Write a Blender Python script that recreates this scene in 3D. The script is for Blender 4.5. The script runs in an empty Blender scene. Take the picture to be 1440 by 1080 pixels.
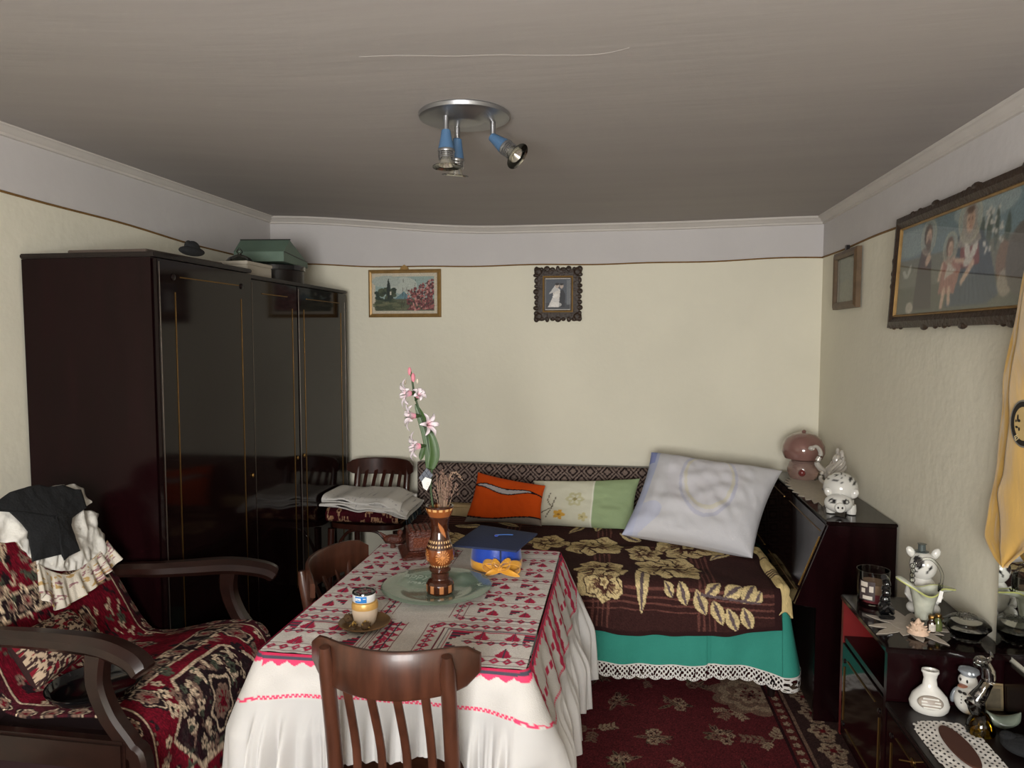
import bpy, bmesh, math, random
import numpy as np
from mathutils import Vector, Matrix
random.seed(7); rng = np.random.default_rng(7)
S = bpy.context.scene; COL = S.collection
PI = math.pi
# ------------------------------------------------------------------ camera
H = 1.6; FPX = 1000.0
TH = math.atan(.065); PS = math.atan(.155 * math.cos(TH))
cam = bpy.data.objects.new('camera', bpy.data.cameras.new('camera')); COL.objects.link(cam)
cam.data.sensor_width = 36; cam.data.lens = FPX / 1440 * 36; cam.data.clip_start = .02
cam.location = (0, 0, H); cam.rotation_euler = (PI / 2 - TH, 0, PS)
S.camera = cam
# ------------------------------------------------------------------ light: daylight through the window behind the camera
S.view_settings.view_transform = 'Standard'; S.view_settings.look = 'None'
S.view_settings.gamma = 1; S.view_settings.use_curve_mapping = False
S.view_settings.exposure = 0.43
W = bpy.data.worlds.new('sky'); S.world = W; W.use_nodes = True
W.node_tree.nodes['Background'].inputs[0].default_value = (.80, .88, 1, 1)
W.node_tree.nodes['Background'].inputs[1].default_value = 1.0
WINDOWS = [(-.85, .45, .95, 1.95)]          # x0, x1, z0, z1 in the wall behind the camera
YF = -1.25                                    # that wall's plane
for x0, x1, z0, z1 in WINDOWS:
    ld = bpy.data.lights.new('daylight', 'AREA'); ld.shape = 'RECTANGLE'
    ld.size = x1 - x0; ld.size_y = z1 - z0; ld.energy = 160; ld.color = (1.0, .985, .955)
    lo = bpy.data.objects.new('daylight', ld); COL.objects.link(lo)
    lo.location = ((x0 + x1) / 2, YF - .16, (z0 + z1) / 2); lo.rotation_euler = (PI / 2, 0, 0)        # lamp's -Z turned to +Y, into the room
# ------------------------------------------------------------------ pixel -> place (1440 x 1080)
_f = Vector((-math.sin(PS) * math.cos(TH), math.cos(PS) * math.cos(TH), -math.sin(TH)))
_r = Vector((math.cos(PS), math.sin(PS), 0)); _u = _r.cross(_f)
def on(x, y, ax, v):
    d = _f * FPX + _r * (x - 720) - _u * (y - 540)
    o = Vector((0, 0, H)); return o + d * ((v - o[ax]) / d[ax])
def Px(x, y, v): return on(x, y, 0, v)
def Py(x, y, v): return on(x, y, 1, v)
def Pz(x, y, v): return on(x, y, 2, v)
# ------------------------------------------------------------------ colour and materials
def lin(c):
    c = np.asarray(c, float); return np.where(c <= .04045, c / 12.92, ((c + .055) / 1.055) ** 2.4)
def L(r, g, b): return tuple(lin(np.array([r, g, b]) / 255.)) + (1,)
MATS = {}
def glassy(name, tint=(1, 1, 1), mix=.25, rough=.03):
    """thin-walled glass: tinted see-through plus reflection that grows towards the rim"""
    if name in MATS: return MATS[name]
    m = bpy.data.materials.new(name); m.use_nodes = True; nt = m.node_tree; N = nt.nodes; N.clear(); K = nt.links
    o = N.new('ShaderNodeOutputMaterial'); t = N.new('ShaderNodeBsdfTransparent'); t.inputs[0].default_value = (*tint, 1)
    g = N.new('ShaderNodeBsdfGlossy'); g.inputs['Roughness'].default_value = rough; lw = N.new('ShaderNodeLayerWeight'); lw.inputs[0].default_value = mix
    x = N.new('ShaderNodeMixShader'); K.new(lw.outputs['Fresnel'], x.inputs[0]); K.new(t.outputs[0], x.inputs[1]); K.new(g.outputs[0], x.inputs[2]); K.new(x.outputs[0], o.inputs[0])
    MATS[name] = m; return m
def mat(name, col=None, rough=.6, metal=0, var=0, scale=8, bump=0, bscale=60, trans=0, ior=1.45, coat=0, alpha=1, attr=False,
        sheen=0, wood=0, stretch=(1, 1, 1), spec=.5):
    if name in MATS: return MATS[name]
    m = bpy.data.materials.new(name); m.use_nodes = True; nt = m.node_tree; N = nt.nodes; K = nt.links
    b = N['Principled BSDF']; b.inputs['Roughness'].default_value = rough; b.inputs['Metallic'].default_value = metal
    b.inputs['Transmission Weight'].default_value = trans; b.inputs['IOR'].default_value = ior
    b.inputs['Coat Weight'].default_value = coat; b.inputs['Coat Roughness'].default_value = .08
    b.inputs['Alpha'].default_value = alpha; b.inputs['Sheen Weight'].default_value = sheen
    b.inputs['Specular IOR Level'].default_value = spec
    tc = N.new('ShaderNodeTexCoord'); mp = N.new('ShaderNodeMapping'); mp.inputs['Scale'].default_value = stretch
    K.new(tc.outputs['Object'], mp.inputs[0])
    if attr:
        at = N.new('ShaderNodeAttribute'); at.attribute_name = 'Col'; src = at.outputs['Color']
    else:
        rg = N.new('ShaderNodeRGB'); rg.outputs[0].default_value = col; src = rg.outputs[0]
    if var or wood:
        nz = N.new('ShaderNodeTexNoise'); nz.inputs['Scale'].default_value = scale; nz.inputs['Detail'].default_value = 5
        K.new(mp.outputs[0], nz.inputs['Vector'])
        rp = N.new('ShaderNodeMapRange'); rp.inputs[1].default_value = .25; rp.inputs[2].default_value = .75
        rp.inputs[3].default_value = 1 - (var or wood); rp.inputs[4].default_value = 1 + (var or wood)
        K.new(nz.outputs['Fac'], rp.inputs[0])
        mx = N.new('ShaderNodeVectorMath'); mx.operation = 'SCALE'
        K.new(src, mx.inputs[0]); K.new(rp.outputs[0], mx.inputs['Scale']); src = mx.outputs[0]
    K.new(src, b.inputs['Base Color'])
    if bump:
        nb = N.new('ShaderNodeTexNoise'); nb.inputs['Scale'].default_value = bscale; nb.inputs['Detail'].default_value = 4
        K.new(mp.outputs[0], nb.inputs['Vector'])
        bp = N.new('ShaderNodeBump'); bp.inputs['Strength'].default_value = bump; bp.inputs['Distance'].default_value = .01
        K.new(nb.outputs['Fac'], bp.inputs['Height']); K.new(bp.outputs[0], b.inputs['Normal'])
    MATS[name] = m; return m
# ------------------------------------------------------------------ mesh building
class MB:
    def __init__(s): s.v = []; s.f = []
    def add(s, v, f):
        n = len(s.v); s.v += [tuple(p) for p in v]; s.f += [tuple(i + n for i in q) for q in f]; return s
    def box(s, x0, x1, y0, y1, z0, z1, bev=0, M=None):
        if bev:
            bm = bmesh.new(); bmesh.ops.create_cube(bm, size=1)
            for q in bm.verts: q.co = ((x0 + x1) / 2 + q.co.x * (x1 - x0), (y0 + y1) / 2 + q.co.y * (y1 - y0), (z0 + z1) / 2 + q.co.z * (z1 - z0))
            bmesh.ops.bevel(bm, geom=bm.edges[:], offset=bev, segments=2, affect='EDGES')
            bm.verts.index_update(); v = [q.co.copy() for q in bm.verts]; f = [[q.index for q in p.verts] for p in bm.faces]; bm.free()
        else:
            v = [Vector((x, y, z)) for z in (z0, z1) for y in (y0, y1) for x in (x0, x1)]
            f = [(0, 2, 3, 1), (4, 5, 7, 6), (0, 1, 5, 4), (2, 6, 7, 3), (0, 4, 6, 2), (1, 3, 7, 5)]
        if M is not None: v = [M @ q for q in v]
        return s.add(v, f)
    def loops(s, rings, closed=True, cap=True):
        n = len(rings[0]); v = [p for r in rings for p in r]; f = []
        for i in range(len(rings) - 1):
            for j in range(n if closed else n - 1):
                k = (j + 1) % n; f.append((i * n + j, i * n + k, (i + 1) * n + k, (i + 1) * n + j))
        if cap: f += [tuple(range(n))[::-1], tuple((len(rings) - 1) * n + j for j in range(n))]
        return s.add(v, f)
    def lathe(s, prof, seg=24, c=(0, 0, 0), M=None, cap=True):
        rings = []
        for r, z in prof:
            ring = [Vector((max(r, 1e-4) * math.cos(2 * PI * j / seg), max(r, 1e-4) * math.sin(2 * PI * j / seg), z)) for j in range(seg)]
            rings.append([(M @ p if M is not None else p) + Vector(c) for p in ring])
        return s.loops(rings, True, cap)
    def tube(s, pts, rad, seg=10, sy=1.0, up=None):
        pts = [Vector(p) for p in pts]; n = len(pts); rings = []
        if not hasattr(rad, '__len__'): rad = [rad] * n
        for i, p in enumerate(pts):
            t = (pts[min(i + 1, n - 1)] - pts[max(i - 1, 0)]).normalized()
            a = Vector(up) if up is not None else (Vector((0, 0, 1)) if abs(t.z) < .95 else Vector((1, 0, 0)))
            b = t.cross(a).normalized(); a = b.cross(t)
            rings.append([p + b * math.cos(2 * PI * j / seg) * rad[i] + a * math.sin(2 * PI * j / seg) * rad[i] * sy for j in range(seg)])
        return s.loops(rings)
    def sweep(s, pts, w, h, up=(0, 0, 1), bev=.25):
        """bar of width w (across) and height h (along up) through pts; w, h may be lists"""
        pts = [Vector(p) for p in pts]; n = len(pts); rings = []
        w = list(w) if hasattr(w, '__len__') else [w] * n; h = list(h) if hasattr(h, '__len__') else [h] * n
        for i, p in enumerate(pts):
            t = (pts[min(i + 1, n - 1)] - pts[max(i - 1, 0)]).normalized(); b = t.cross(Vector(up)).normalized(); a = b.cross(t)
            k = bev * min(w[i], h[i]); x = w[i] / 2; y = h[i] / 2
            rings.append([p + b * q + a * r for q, r in ((x - k, -y), (x, -y + k), (x, y - k), (x - k, y), (-x + k, y), (-x, y - k), (-x, -y + k), (-x + k, -y))])
        return s.loops(rings)
    def ell(s, c, r, M=None, seg=20, ring=12):
        rings = []
        for i in range(ring + 1):
            a = PI * i / ring
            q = [Vector((r[0] * max(math.sin(a), 1e-3) * math.cos(2 * PI * j / seg), r[1] * max(math.sin(a), 1e-3) * math.sin(2 * PI * j / seg), -r[2] * math.cos(a))) for j in range(seg)]
            rings.append([(M @ p if M is not None else p) + Vector(c) for p in q])
        return s.loops(rings)
    def prism(s, poly, h, M=None):
        """poly in xy, extruded 0..h in z"""
        n = len(poly); v = [Vector((x, y, 0)) for x, y in poly] + [Vector((x, y, h)) for x, y in poly]
        if M is not None: v = [M @ p for p in v]
        return s.add(v, [tuple(range(n))[::-1], tuple(range(n, 2 * n))] + [(i, (i + 1) % n, n + (i + 1) % n, n + i) for i in range(n)])
    def build(s, name, m, parent=None, smooth=True, ang=38, col=None):
        return obj(name, s.v, s.f, m, parent, smooth, ang, col)
def obj(name, v, f, m, parent=None, smooth=True, ang=38, col=None):
    me = bpy.data.meshes.new(name); me.from_pydata([tuple(p) for p in v], [], f); me.validate()
    bm = bmesh.new(); bm.from_mesh(me)
    if len(f) < 20000: bmesh.ops.recalc_face_normals(bm, faces=bm.faces)
    bm.to_mesh(me); bm.free()
    if col is not None: paint(me, col)
    o = bpy.data.objects.new(name, me); COL.objects.link(o)
    if m is not None: me.materials.append(m)
    if smooth:
        me.polygons.foreach_set('use_smooth', [True] * len(me.polygons))
        if len(f) < 20000:
            try: me.set_sharp_from_angle(angle=math.radians(ang))
            except Exception: pass
    if parent is not None: o.parent = parent
    return o
def paint(me, col):
    col = np.asarray(col, np.float32)
    c4 = np.ones((len(me.vertices), 4), np.float32); c4[:, :3] = lin(np.clip(col[:, :3], 0, 1))
    a = me.color_attributes.new('Col', 'FLOAT_COLOR', 'POINT'); a.data.foreach_set('color', c4.ravel())
def gridobj(name, P, m, parent=None, col=None, closed=False, thick=0, keep=None):
    """P: (nv, nu, 3) array of points, col: (nv, nu, 3) sRGB 0..1"""
    nv, nu = P.shape[:2]
    i = np.arange(nv * nu).reshape(nv, nu)
    if closed: a, b, c, d = i[:-1], np.roll(i, -1, 1)[:-1], np.roll(i, -1, 1)[1:], i[1:]
    else: a, b, c, d = i[:-1, :-1], i[:-1, 1:], i[1:, 1:], i[1:, :-1]
    q = np.stack([a, b, c, d], -1).reshape(-1, 4)
    if keep is not None: q = q[keep.reshape(-1)]
    me = bpy.data.meshes.new(name); n = len(q)
    me.vertices.add(nv * nu); me.vertices.foreach_set('co', P.reshape(-1).astype(np.float32))
    me.loops.add(n * 4); me.loops.foreach_set('vertex_index', q.reshape(-1).astype(np.int32))
    me.polygons.add(n); me.polygons.foreach_set('loop_start', np.arange(0, n * 4, 4, dtype=np.int32))
    me.update(calc_edges=True); me.validate()
    me.polygons.foreach_set('use_smooth', np.ones(n, bool))
    if col is not None: paint(me, col.reshape(-1, 3))
    o = bpy.data.objects.new(name, me); COL.objects.link(o)
    if m is not None: me.materials.append(m)
    if parent is not None: o.parent = parent
    if thick:
        s = o.modifiers.new('thickness', 'SOLIDIFY'); s.thickness = thick; s.offset = -1
    return o
def tag(o, label=None, cat=None, group=None, kind=None):
    if label: o['label'] = label
    if cat: o['category'] = cat
    if group: o['group'] = group
    if kind: o['kind'] = kind
    return o
def thing(name, label, cat, loc=(0, 0, 0), rz=0, group=None):
    o = bpy.data.objects.new(name, None); COL.objects.link(o); o.empty_display_size = .05
    o.location = loc; o.rotation_euler = (0, 0, rz); return tag(o, label, cat, group)
def struct(name, mb, m, label=None, smooth=False, parent=None):
    o = mb.build(name, m, parent, smooth)
    if parent is None: tag(o, label, None, None, 'structure')
    return o
def smooth(a, b, x): t = np.clip((x - a) / (b - a), 0, 1); return t * t * (3 - 2 * t)
def catmull(P, n=8):
    P = [Vector(p) for p in P]; out = []
    for i in range(len(P) - 1):
        p0, p1, p2, p3 = P[max(i - 1, 0)], P[i], P[i + 1], P[min(i + 2, len(P) - 1)]
        for k in range(n):
            t = k / n; out.append(.5 * ((2 * p1) + (p2 - p0) * t + (2 * p0 - 5 * p1 + 4 * p2 - p3) * t * t + (3 * p1 - p0 - 3 * p2 + p3) * t ** 3))
    return out + [P[-1]]
def vnoise(x, y, seed=0):
    """smooth value noise, -1..1"""
    r = np.random.default_rng(seed).uniform(-1, 1, (64, 64)); xi = np.floor(x).astype(int); yi = np.floor(y).astype(int)
    fx = x - xi; fy = y - yi; fx = fx * fx * (3 - 2 * fx); fy = fy * fy * (3 - 2 * fy)
    g = lambda a, b: r[a % 64, b % 64]
    return (g(xi, yi) * (1 - fx) + g(xi + 1, yi) * fx) * (1 - fy) + (g(xi, yi + 1) * (1 - fx) + g(xi + 1, yi + 1) * fx) * fy
# ------------------------------------------------------------------ pattern painter (woven, printed and painted surfaces)
class Canvas:
    def __init__(s, w, h, ppm, col):           # size in metres, pixels per metre, y up
        s.W = int(w * ppm); s.H = int(h * ppm); s.k = ppm; s.w = w; s.h = h
        s.a = np.ones((s.H, s.W, 3)) * np.array(col) / 255.
    def _win(s, x0, x1, y0, y1):
        i0, i1 = max(int(x0 * s.k), 0), min(int(x1 * s.k) + 2, s.W); j0, j1 = max(int(y0 * s.k), 0), min(int(y1 * s.k) + 2, s.H)
        if i0 >= i1 or j0 >= j1: return None
        X, Y = np.meshgrid((np.arange(i0, i1) + .5) / s.k, (np.arange(j0, j1) + .5) / s.k)
        return s.a[j0:j1, i0:i1], X, Y
    def _put(s, A, m, col, al): A[m] = A[m] * (1 - al) + np.array(col) / 255. * al
    def ell(s, x, y, rx, ry=None, ang=0, col=(0, 0, 0), al=1, wob=0, hole=0):
        ry = ry or rx; R = max(rx, ry) * (1 + wob)
        w = s._win(x - R, x + R, y - R, y + R)
        if not w: return
        A, X, Y = w; c, d = math.cos(ang), math.sin(ang); p = (X - x) * c + (Y - y) * d; q = -(X - x) * d + (Y - y) * c
        r = np.hypot(p / rx, q / ry)
        if wob: r = r * (1 + wob * np.sin(5 * np.arctan2(q, p) + x * 90))
        s._put(A, (r < 1) & (r >= hole), col, al)
    def leaf(s, x, y, ln, wd, ang, col, al=1, vein=None):
        w = s._win(x - ln, x + ln, y - ln, y + ln)
        if not w: return
        A, X, Y = w; c, d = math.cos(ang), math.sin(ang); p = ((X - x) * c + (Y - y) * d) / ln; q = -(X - x) * d + (Y - y) * c
        m = (p > 0) & (p < 1); hw = wd * np.sin(PI * np.clip(p, 0, 1)) ** .8
        s._put(A, m & (abs(q) < hw), col, al)
        if vein: s._put(A, m & (abs(q) < hw * .28), vein, al)
    def poly(s, pts, col, al=1):
        P = np.array(pts); w = s._win(P[:, 0].min(), P[:, 0].max(), P[:, 1].min(), P[:, 1].max())
        if not w: return
        A, X, Y = w; m = np.zeros(X.shape, bool); n = len(P)
        for i in range(n):
            (x1, y1), (x2, y2) = P[i], P[(i + 1) % n]
            if y1 == y2: continue
            m ^= ((y1 > Y) != (y2 > Y)) & (X < (x2 - x1) * (Y - y1) / (y2 - y1) + x1)
        s._put(A, m, col, al)
    def line(s, pts, wd, col, al=1):
        for (x1, y1), (x2, y2) in zip(pts[:-1], pts[1:]):
            w = s._win(min(x1, x2) - wd, max(x1, x2) + wd, min(y1, y2) - wd, max(y1, y2) + wd)
            if not w: continue
            A, X, Y = w; l2 = (x2 - x1) ** 2 + (y2 - y1) ** 2 + 1e-12
            t = np.clip(((X - x1) * (x2 - x1) + (Y - y1) * (y2 - y1)) / l2, 0, 1)
            s._put(A, np.hypot(X - x1 - t * (x2 - x1), Y - y1 - t * (y2 - y1)) < wd / 2, col, al)
    def rect(s, x0, x1, y0, y1, col, al=1):
        w = s._win(x0, x1, y0, y1)
        if w: A, X, Y = w; s._put(A, (X >= x0) & (X < x1) & (Y >= y0) & (Y < y1), col, al)
    def flower(s, x, y, r, n, col, col2=None, cen=None, a0=0):
        for k in range(n):
            a = a0 + 2 * PI * k / n; s.ell(x + .55 * r * math.cos(a), y + .55 * r * math.sin(a), r * .5, r * .36, a, col)
            if col2: s.ell(x + .42 * r * math.cos(a), y + .42 * r * math.sin(a), r * .26, r * .13, a, col2)
        if cen: s.ell(x, y, r * .24, None, 0, cen)
    def grain(s, k, seed=3):
        s.a = np.clip(s.a * (1 + k * np.random.default_rng(seed).standard_normal((s.H, s.W, 1))), 0, 1)
    def at(s, x, y):
        """colours at metre coordinates (arrays); box-filtered 3 x 3"""
        i = np.clip((x * s.k).astype(int), 0, s.W - 1); j = np.clip((y * s.k).astype(int), 0, s.H - 1)
        return s.a[j, i]
# ================================================================== the room
XL, XR, YB = -2.2, 1.11, 4.25
def ceil_z(x): return 2.264 + .095 * float(smooth(.7, 2.25, -x)) + .012 * float(smooth(.2, 1.1, x))
M_wall = mat('wall_cream_paint', L(222, 217, 199), .92, var=.04, scale=2.2, bump=.25, bscale=22)
M_frieze = mat('frieze_whitewash', L(196, 192, 191), .92, var=.04, scale=3, bump=.2, bscale=18)
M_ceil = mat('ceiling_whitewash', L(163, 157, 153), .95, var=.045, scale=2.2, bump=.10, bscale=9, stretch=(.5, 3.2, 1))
M_mould = mat('moulding_paint', L(196, 190, 184), .85, var=.05, scale=6)
M_cord = mat('brown_cord', L(120, 88, 45), .8, var=.2, scale=40)
M_floor = mat('floor_boards', L(70, 44, 30), .5, var=.25, scale=5, stretch=(8, .6, 1))
zs_back = lambda x: 2.033 + .018 * float(smooth(.1, 1.1, x)) + .03 * float(smooth(1.2, 2.2, -x)) + .003 * math.sin(9 * x)
zs_left = lambda y: 2.066 + .06 * (1 - float(smooth(2.0, 4.2, y))) + .003 * math.sin(7 * y)
zs_right = lambda y: 2.05 + .003 * math.sin(6 * y)
def wall(name, pts, zs, nrm, hole=None):
    """pts along the wall's foot; lower part painted cream, a white frieze above the cord"""
    n = Vector(nrm) * -.12
    lo = MB().loops([[Vector((x, y, 0)), Vector((x, y, z)), Vector((x, y, z)) + n, Vector((x, y, 0)) + n] for (x, y), z in zip(pts, zs)])
    o = struct(name, lo, M_wall)
    hi = MB().loops([[Vector((x, y, z)), Vector((x, y, 2.5)), Vector((x, y, 2.5)) + n, Vector((x, y, z)) + n] for (x, y), z in zip(pts, zs)])
    struct('frieze', hi, M_frieze, parent=o)
    return o
xs = np.linspace(XL, XR, 45); ysb = np.linspace(YF, YB, 60)
wall('wall_back', [(x, YB) for x in xs], [zs_back(x) for x in xs], (0, -1, 0))
wall('wall_left', [(XL, y) for y in ysb], [zs_left(y) for y in ysb], (1, 0, 0))
wall('wall_right', [(XR, y) for y in ysb], [zs_right(y) for y in ysb], (-1, 0, 0))
fl = MB().box(XL - .1, XR + .1, YF - .1, YB + .1, -.1, 0)
struct('floor', fl, M_floor)
cx = np.linspace(XL - .1, XR + .1, 60)
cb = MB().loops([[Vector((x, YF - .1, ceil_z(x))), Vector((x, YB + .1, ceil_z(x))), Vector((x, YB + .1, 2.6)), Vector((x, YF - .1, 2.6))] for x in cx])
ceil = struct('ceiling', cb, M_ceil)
# hairline crack in the plaster: a raised lip of paint
cp = [Pz(x, y, ceil_z(-.5) - .001) for x, y in ((505, 80), (560, 78), (640, 79), (700, 77), (760, 78), (830, 77), (862, 73), (885, 67))]
tag(MB().tube(catmull(cp, 4), .0004, 5).build('plaster_crack', mat('crack_edge', L(176, 170, 165), .95), ceil), None)
def ring_mould(name, pts, inn):
    mb = MB(); inn = Vector(inn)
    prof = [(0, 0), (.042, 0), (.040, -.010), (.026, -.014), (.020, -.026), (.010, -.030), (.010, -.040), (0, -.042)]
    mb.loops([[Vector(p) + inn * a + Vector((0, 0, b)) for a, b in prof] for p in pts])
    tag(mb.build(name, M_mould, None, True, 60), None, None, None, 'structure')
ring_mould('trim_1', [(x, YB, ceil_z(x)) for x in xs], (0, -1, 0))
ring_mould('trim_2', [(XL, y, ceil_z(XL) + .004) for y in ysb], (1, 0, 0))
ring_mould('trim_3', [(XR, y, ceil_z(XR)) for y in ysb], (-1, 0, 0))
for i, pts in enumerate(([(x, YB - .003, zs_back(x)) for x in xs], [(XL + .003, y, zs_left(y)) for y in ysb], [(XR - .003, y, zs_right(y)) for y in ysb])):
    tag(MB().tube(pts, .0045, 6).build('trim_%d' % (4 + i), M_cord), None, None, None, 'structure')
# wall behind the camera with its window
x0, x1, z0, z1 = WINDOWS[0]
fw = MB().box(XL - .1, x0, YF - .2, YF, 0, 2.6).box(x1, XR + .1, YF - .2, YF, 0, 2.6).box(x0, x1, YF - .2, YF, 0, z0).box(x0, x1, YF - .2, YF, z1, 2.6)
struct('wall_front', fw, M_wall)
M_white = mat('white_window_paint', L(225, 223, 218), .4)
gl = bpy.data.materials.new('window_glass'); gl.use_nodes = True; MATS['glass_thin'] = gl
nt = gl.node_tree; nt.nodes.clear(); o_ = nt.nodes.new('ShaderNodeOutputMaterial'); t_ = nt.nodes.new('ShaderNodeBsdfTransparent'); g_ = nt.nodes.new('ShaderNodeBsdfGlossy')
g_.inputs['Roughness'].default_value = .02; x_ = nt.nodes.new('ShaderNodeMixShader'); x_.inputs[0].default_value = .08
nt.links.new(t_.outputs[0], x_.inputs[1]); nt.links.new(g_.outputs[0], x_.inputs[2]); nt.links.new(x_.outputs[0], o_.inputs[0])
wn = MB(); w = .05
wn.box(x0, x1, YF - .1, YF - .05, z0, z0 + w).box(x0, x1, YF - .1, YF - .05, z1 - w, z1)
for x in (x0, (x0 + x1) / 2 - w / 2, x1 - w): wn.box(x, x + w, YF - .1, YF - .05, z0 + w, z1 - w)
wo = struct('window_1', wn, M_white)
for a, b in ((x0 + w, (x0 + x1) / 2 - w / 2), ((x0 + x1) / 2 + w / 2, x1 - w)):
    MB().box(a, b, YF - .077, YF - .073, z0 + w, z1 - w).build('pane', gl, wo, False)
MB().box(x0 - .05, x1 + .05, YF + .002, YF + .1, z0 - .04, z0 - .002, .006).build('window_sill', M_white, wo)
# ================================================================== shared materials
M_mahog = mat('mahogany_gloss', L(21, 5, 7), .2, wood=.35, scale=4, stretch=(6, 6, .7), spec=.22)
M_door = mat('wardrobe_door_gloss', L(18, 8, 8), .08, wood=.25, scale=4, stretch=(6, 6, .7), spec=.27)
M_dark = mat('dark_stained_wood', L(20, 10, 9), .35, wood=.3, scale=6, stretch=(4, 4, .8))
M_red = mat('lit_niche_mahogany', L(96, 16, 16), .4, wood=.3, scale=6)  # mahogany again, with the light inside the niche put into its redder colour
M_brass = mat('brass_strip', L(128, 98, 54), .42, metal=1)
M_steel = mat('steel_strip', L(140, 130, 122), .4, metal=1)
M_chair = mat('chair_brown_wood', L(66, 37, 25), .36, wood=.45, scale=7, stretch=(5, 5, .8), coat=.08)
M_chair2 = mat('chair_dark_wood', L(52, 24, 17), .3, wood=.4, scale=7, stretch=(5, 5, .8), coat=.3)
M_arm = mat('armchair_wood', L(31, 15, 11), .3, wood=.4, scale=6, stretch=(2, 4, 4), coat=.1)
M_black = mat('black_gloss', L(12, 12, 14), .12, coat=.5)
M_attr = mat('woven_cloth', None, .95, attr=True, bump=.25, bscale=260, spec=.15)
M_print = mat('printed_paper', None, .55, attr=True)
M_glaze = mat('painted_glaze', None, .12, attr=True, coat=.6)
M_lacq = mat('lacquered_carving', None, .22, attr=True, coat=.5)
def wb(mb, name, m, parent, smooth=True, ang=38, col=None):
    """build a part given in room coordinates under a thing that is not turned"""
    p = parent; o = Vector((0, 0, 0))
    while p is not None: o += p.location; p = p.parent
    mb.v = [tuple(Vector(q) - o) for q in mb.v]; return mb.build(name, m, parent, smooth, ang, col)
# ================================================================== wardrobe
wd = thing('wardrobe', 'tall glossy dark mahogany three-door wardrobe with thin brass inlay strips', 'wardrobe', (-1.92, 3.22, 0))
XF = -1.665
wb(MB().box(-2.185, XF, 2.33, 2.995, .08, 1.888), 'tall_cabinet', M_mahog, wd, False)
wb(MB().box(-2.185, XF - .012, 2.996, 4.135, .08, 1.866), 'low_cabinet', M_mahog, wd, False)
wb(MB().box(-2.187, XF + .022, 2.322, 2.999, 1.889, 1.907, .004), 'top_board', M_dark, wd)
wb(MB().box(-2.187, XF + .012, 3.0, 4.14, 1.867, 1.884, .004), 'top_board', M_dark, wd)
wb(MB().box(-2.16, XF - .03, 2.36, 4.11, 0, .079), 'plinth', M_dark, wd, False)
for k, (ya, yb, xf, zt) in enumerate(((2.338, 2.992, XF, 1.884), (3.004, 3.466, XF - .011, 1.862), (3.474, 4.13, XF - .011, 1.862))):
    d = wb(MB().box(xf + .001, xf + .02, ya, yb, .1, zt, .002), 'door', M_door, wd)
    g = .1 if k == 0 else .07
    f = xf + .0205
    ends = [ya + g, yb - .09] if k != 1 else [yb - .055]
    for y in ends: wb(MB().box(f, f + .002, y - .0016, y + .0016, .3, zt - .115), 'inlay_strip', M_brass, d, False)
    wb(MB().box(f, f + .003, ya + g + .03, yb - .11, zt - .060, zt - .056), 'inlay_strip', M_brass, d, False)
    wb(MB().box(f - .004, f + .001, ya + .009, ya + .012, .11, zt - .01), 'edge_strip', M_steel, d, False)
    if k == 2: wb(MB().box(f - .004, f + .001, yb - .03, yb - .027, .11, zt - .05), 'edge_strip', M_steel, d, False)
    if k == 0:
        for y in (ya + g - .01, yb - .085):
            wb(MB().lathe([(.012, 0), (.012, .003), (.007, .006), (0, .007)], 14, (f, y, zt - .06), Matrix.Rotation(PI / 2, 3, 'Y')), 'hinge_cap', M_dark, d)
    wb(MB().ell((f + .003, yb - .03 if k != 2 else ya + .04, .98), (.006, .006, .011), None, 10, 8), 'keyhole_plate', M_brass, d)
# things on the wardrobe
zt1, zt2 = 1.9075, 1.8845
bd = MB().box(-2.02, -1.70, 2.36, 2.86, zt1, zt1 + .014, .003).build('board', mat('grey_brown_board', L(78, 66, 58), .7, var=.2))
tag(bd, 'flat grey-brown board lying on the tall section of the wardrobe', 'board')
def starpatch(name, outline, cen, m, bulge=.01, wr=.006, wf=14, n=14, parent=None, col=None, thick=.004, seed=1, nrm=None):
    """cloth patch: closed outline of 3D points, radial grid to a centre, wrinkled along its normal"""
    O = np.array([tuple(p) for p in catmull(list(outline) + [outline[0]], 6)[:-1]]); c = np.array(tuple(cen))
    if nrm is None:
        nrm = np.cross(O[len(O) // 3] - c, O[2 * len(O) // 3] - c); nrm = nrm / np.linalg.norm(nrm)
    nrm = np.array(nrm, float); r = np.linspace(.02, 1, n)[:, None, None]
    P = c + (O[None] - c) * r
    a = np.cross(nrm, [.3, .2, .9]); a /= np.linalg.norm(a); b = np.cross(nrm, a)
    u = (P - c) @ a; v = (P - c) @ b
    d = bulge * (1 - r[..., 0] ** 2) + wr * (vnoise(u * wf * 3 + 9, v * wf + 5, seed) + .5 * vnoise(u * wf * 6, v * wf * 4, seed + 1))
    P = P + nrm * d[..., None]
    C = col(u, v, np.broadcast_to(r[..., 0], u.shape)) if col else None
    return gridobj(name, P, m, parent, C, True, thick)
M_blackcloth = mat('black_cloth', L(22, 23, 25), .95, bump=.3, bscale=120)
q = Pz(270, 360, zt1); bag = MB()
bag.ell((q.x, q.y, zt1 + .018), (.03, .07, .018)).ell((q.x + .005, q.y + .0, zt1 + .03), (.02, .035, .026)).ell((q.x, q.y - .02, zt1 + .028), (.014, .02, .028))
tag(bag.build('black_bundle', M_blackcloth), 'small crumpled black bundle on top of the wardrobe', 'bundle')
q = Pz(111, 352, zt1 + .01)
tag(MB().lathe([(.016, 0), (.02, .006), (.016, .013), (.0, .016)], 14, (-2.1, 2.5, zt1)).build('black_disc', M_blackcloth), 'small black disc lying beside the board on the wardrobe', 'disc')
bx = thing('cardboard_box', 'low white box on the wardrobe under a cut-glass bowl', 'box', (-1.79, 3.15, zt2))
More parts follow.
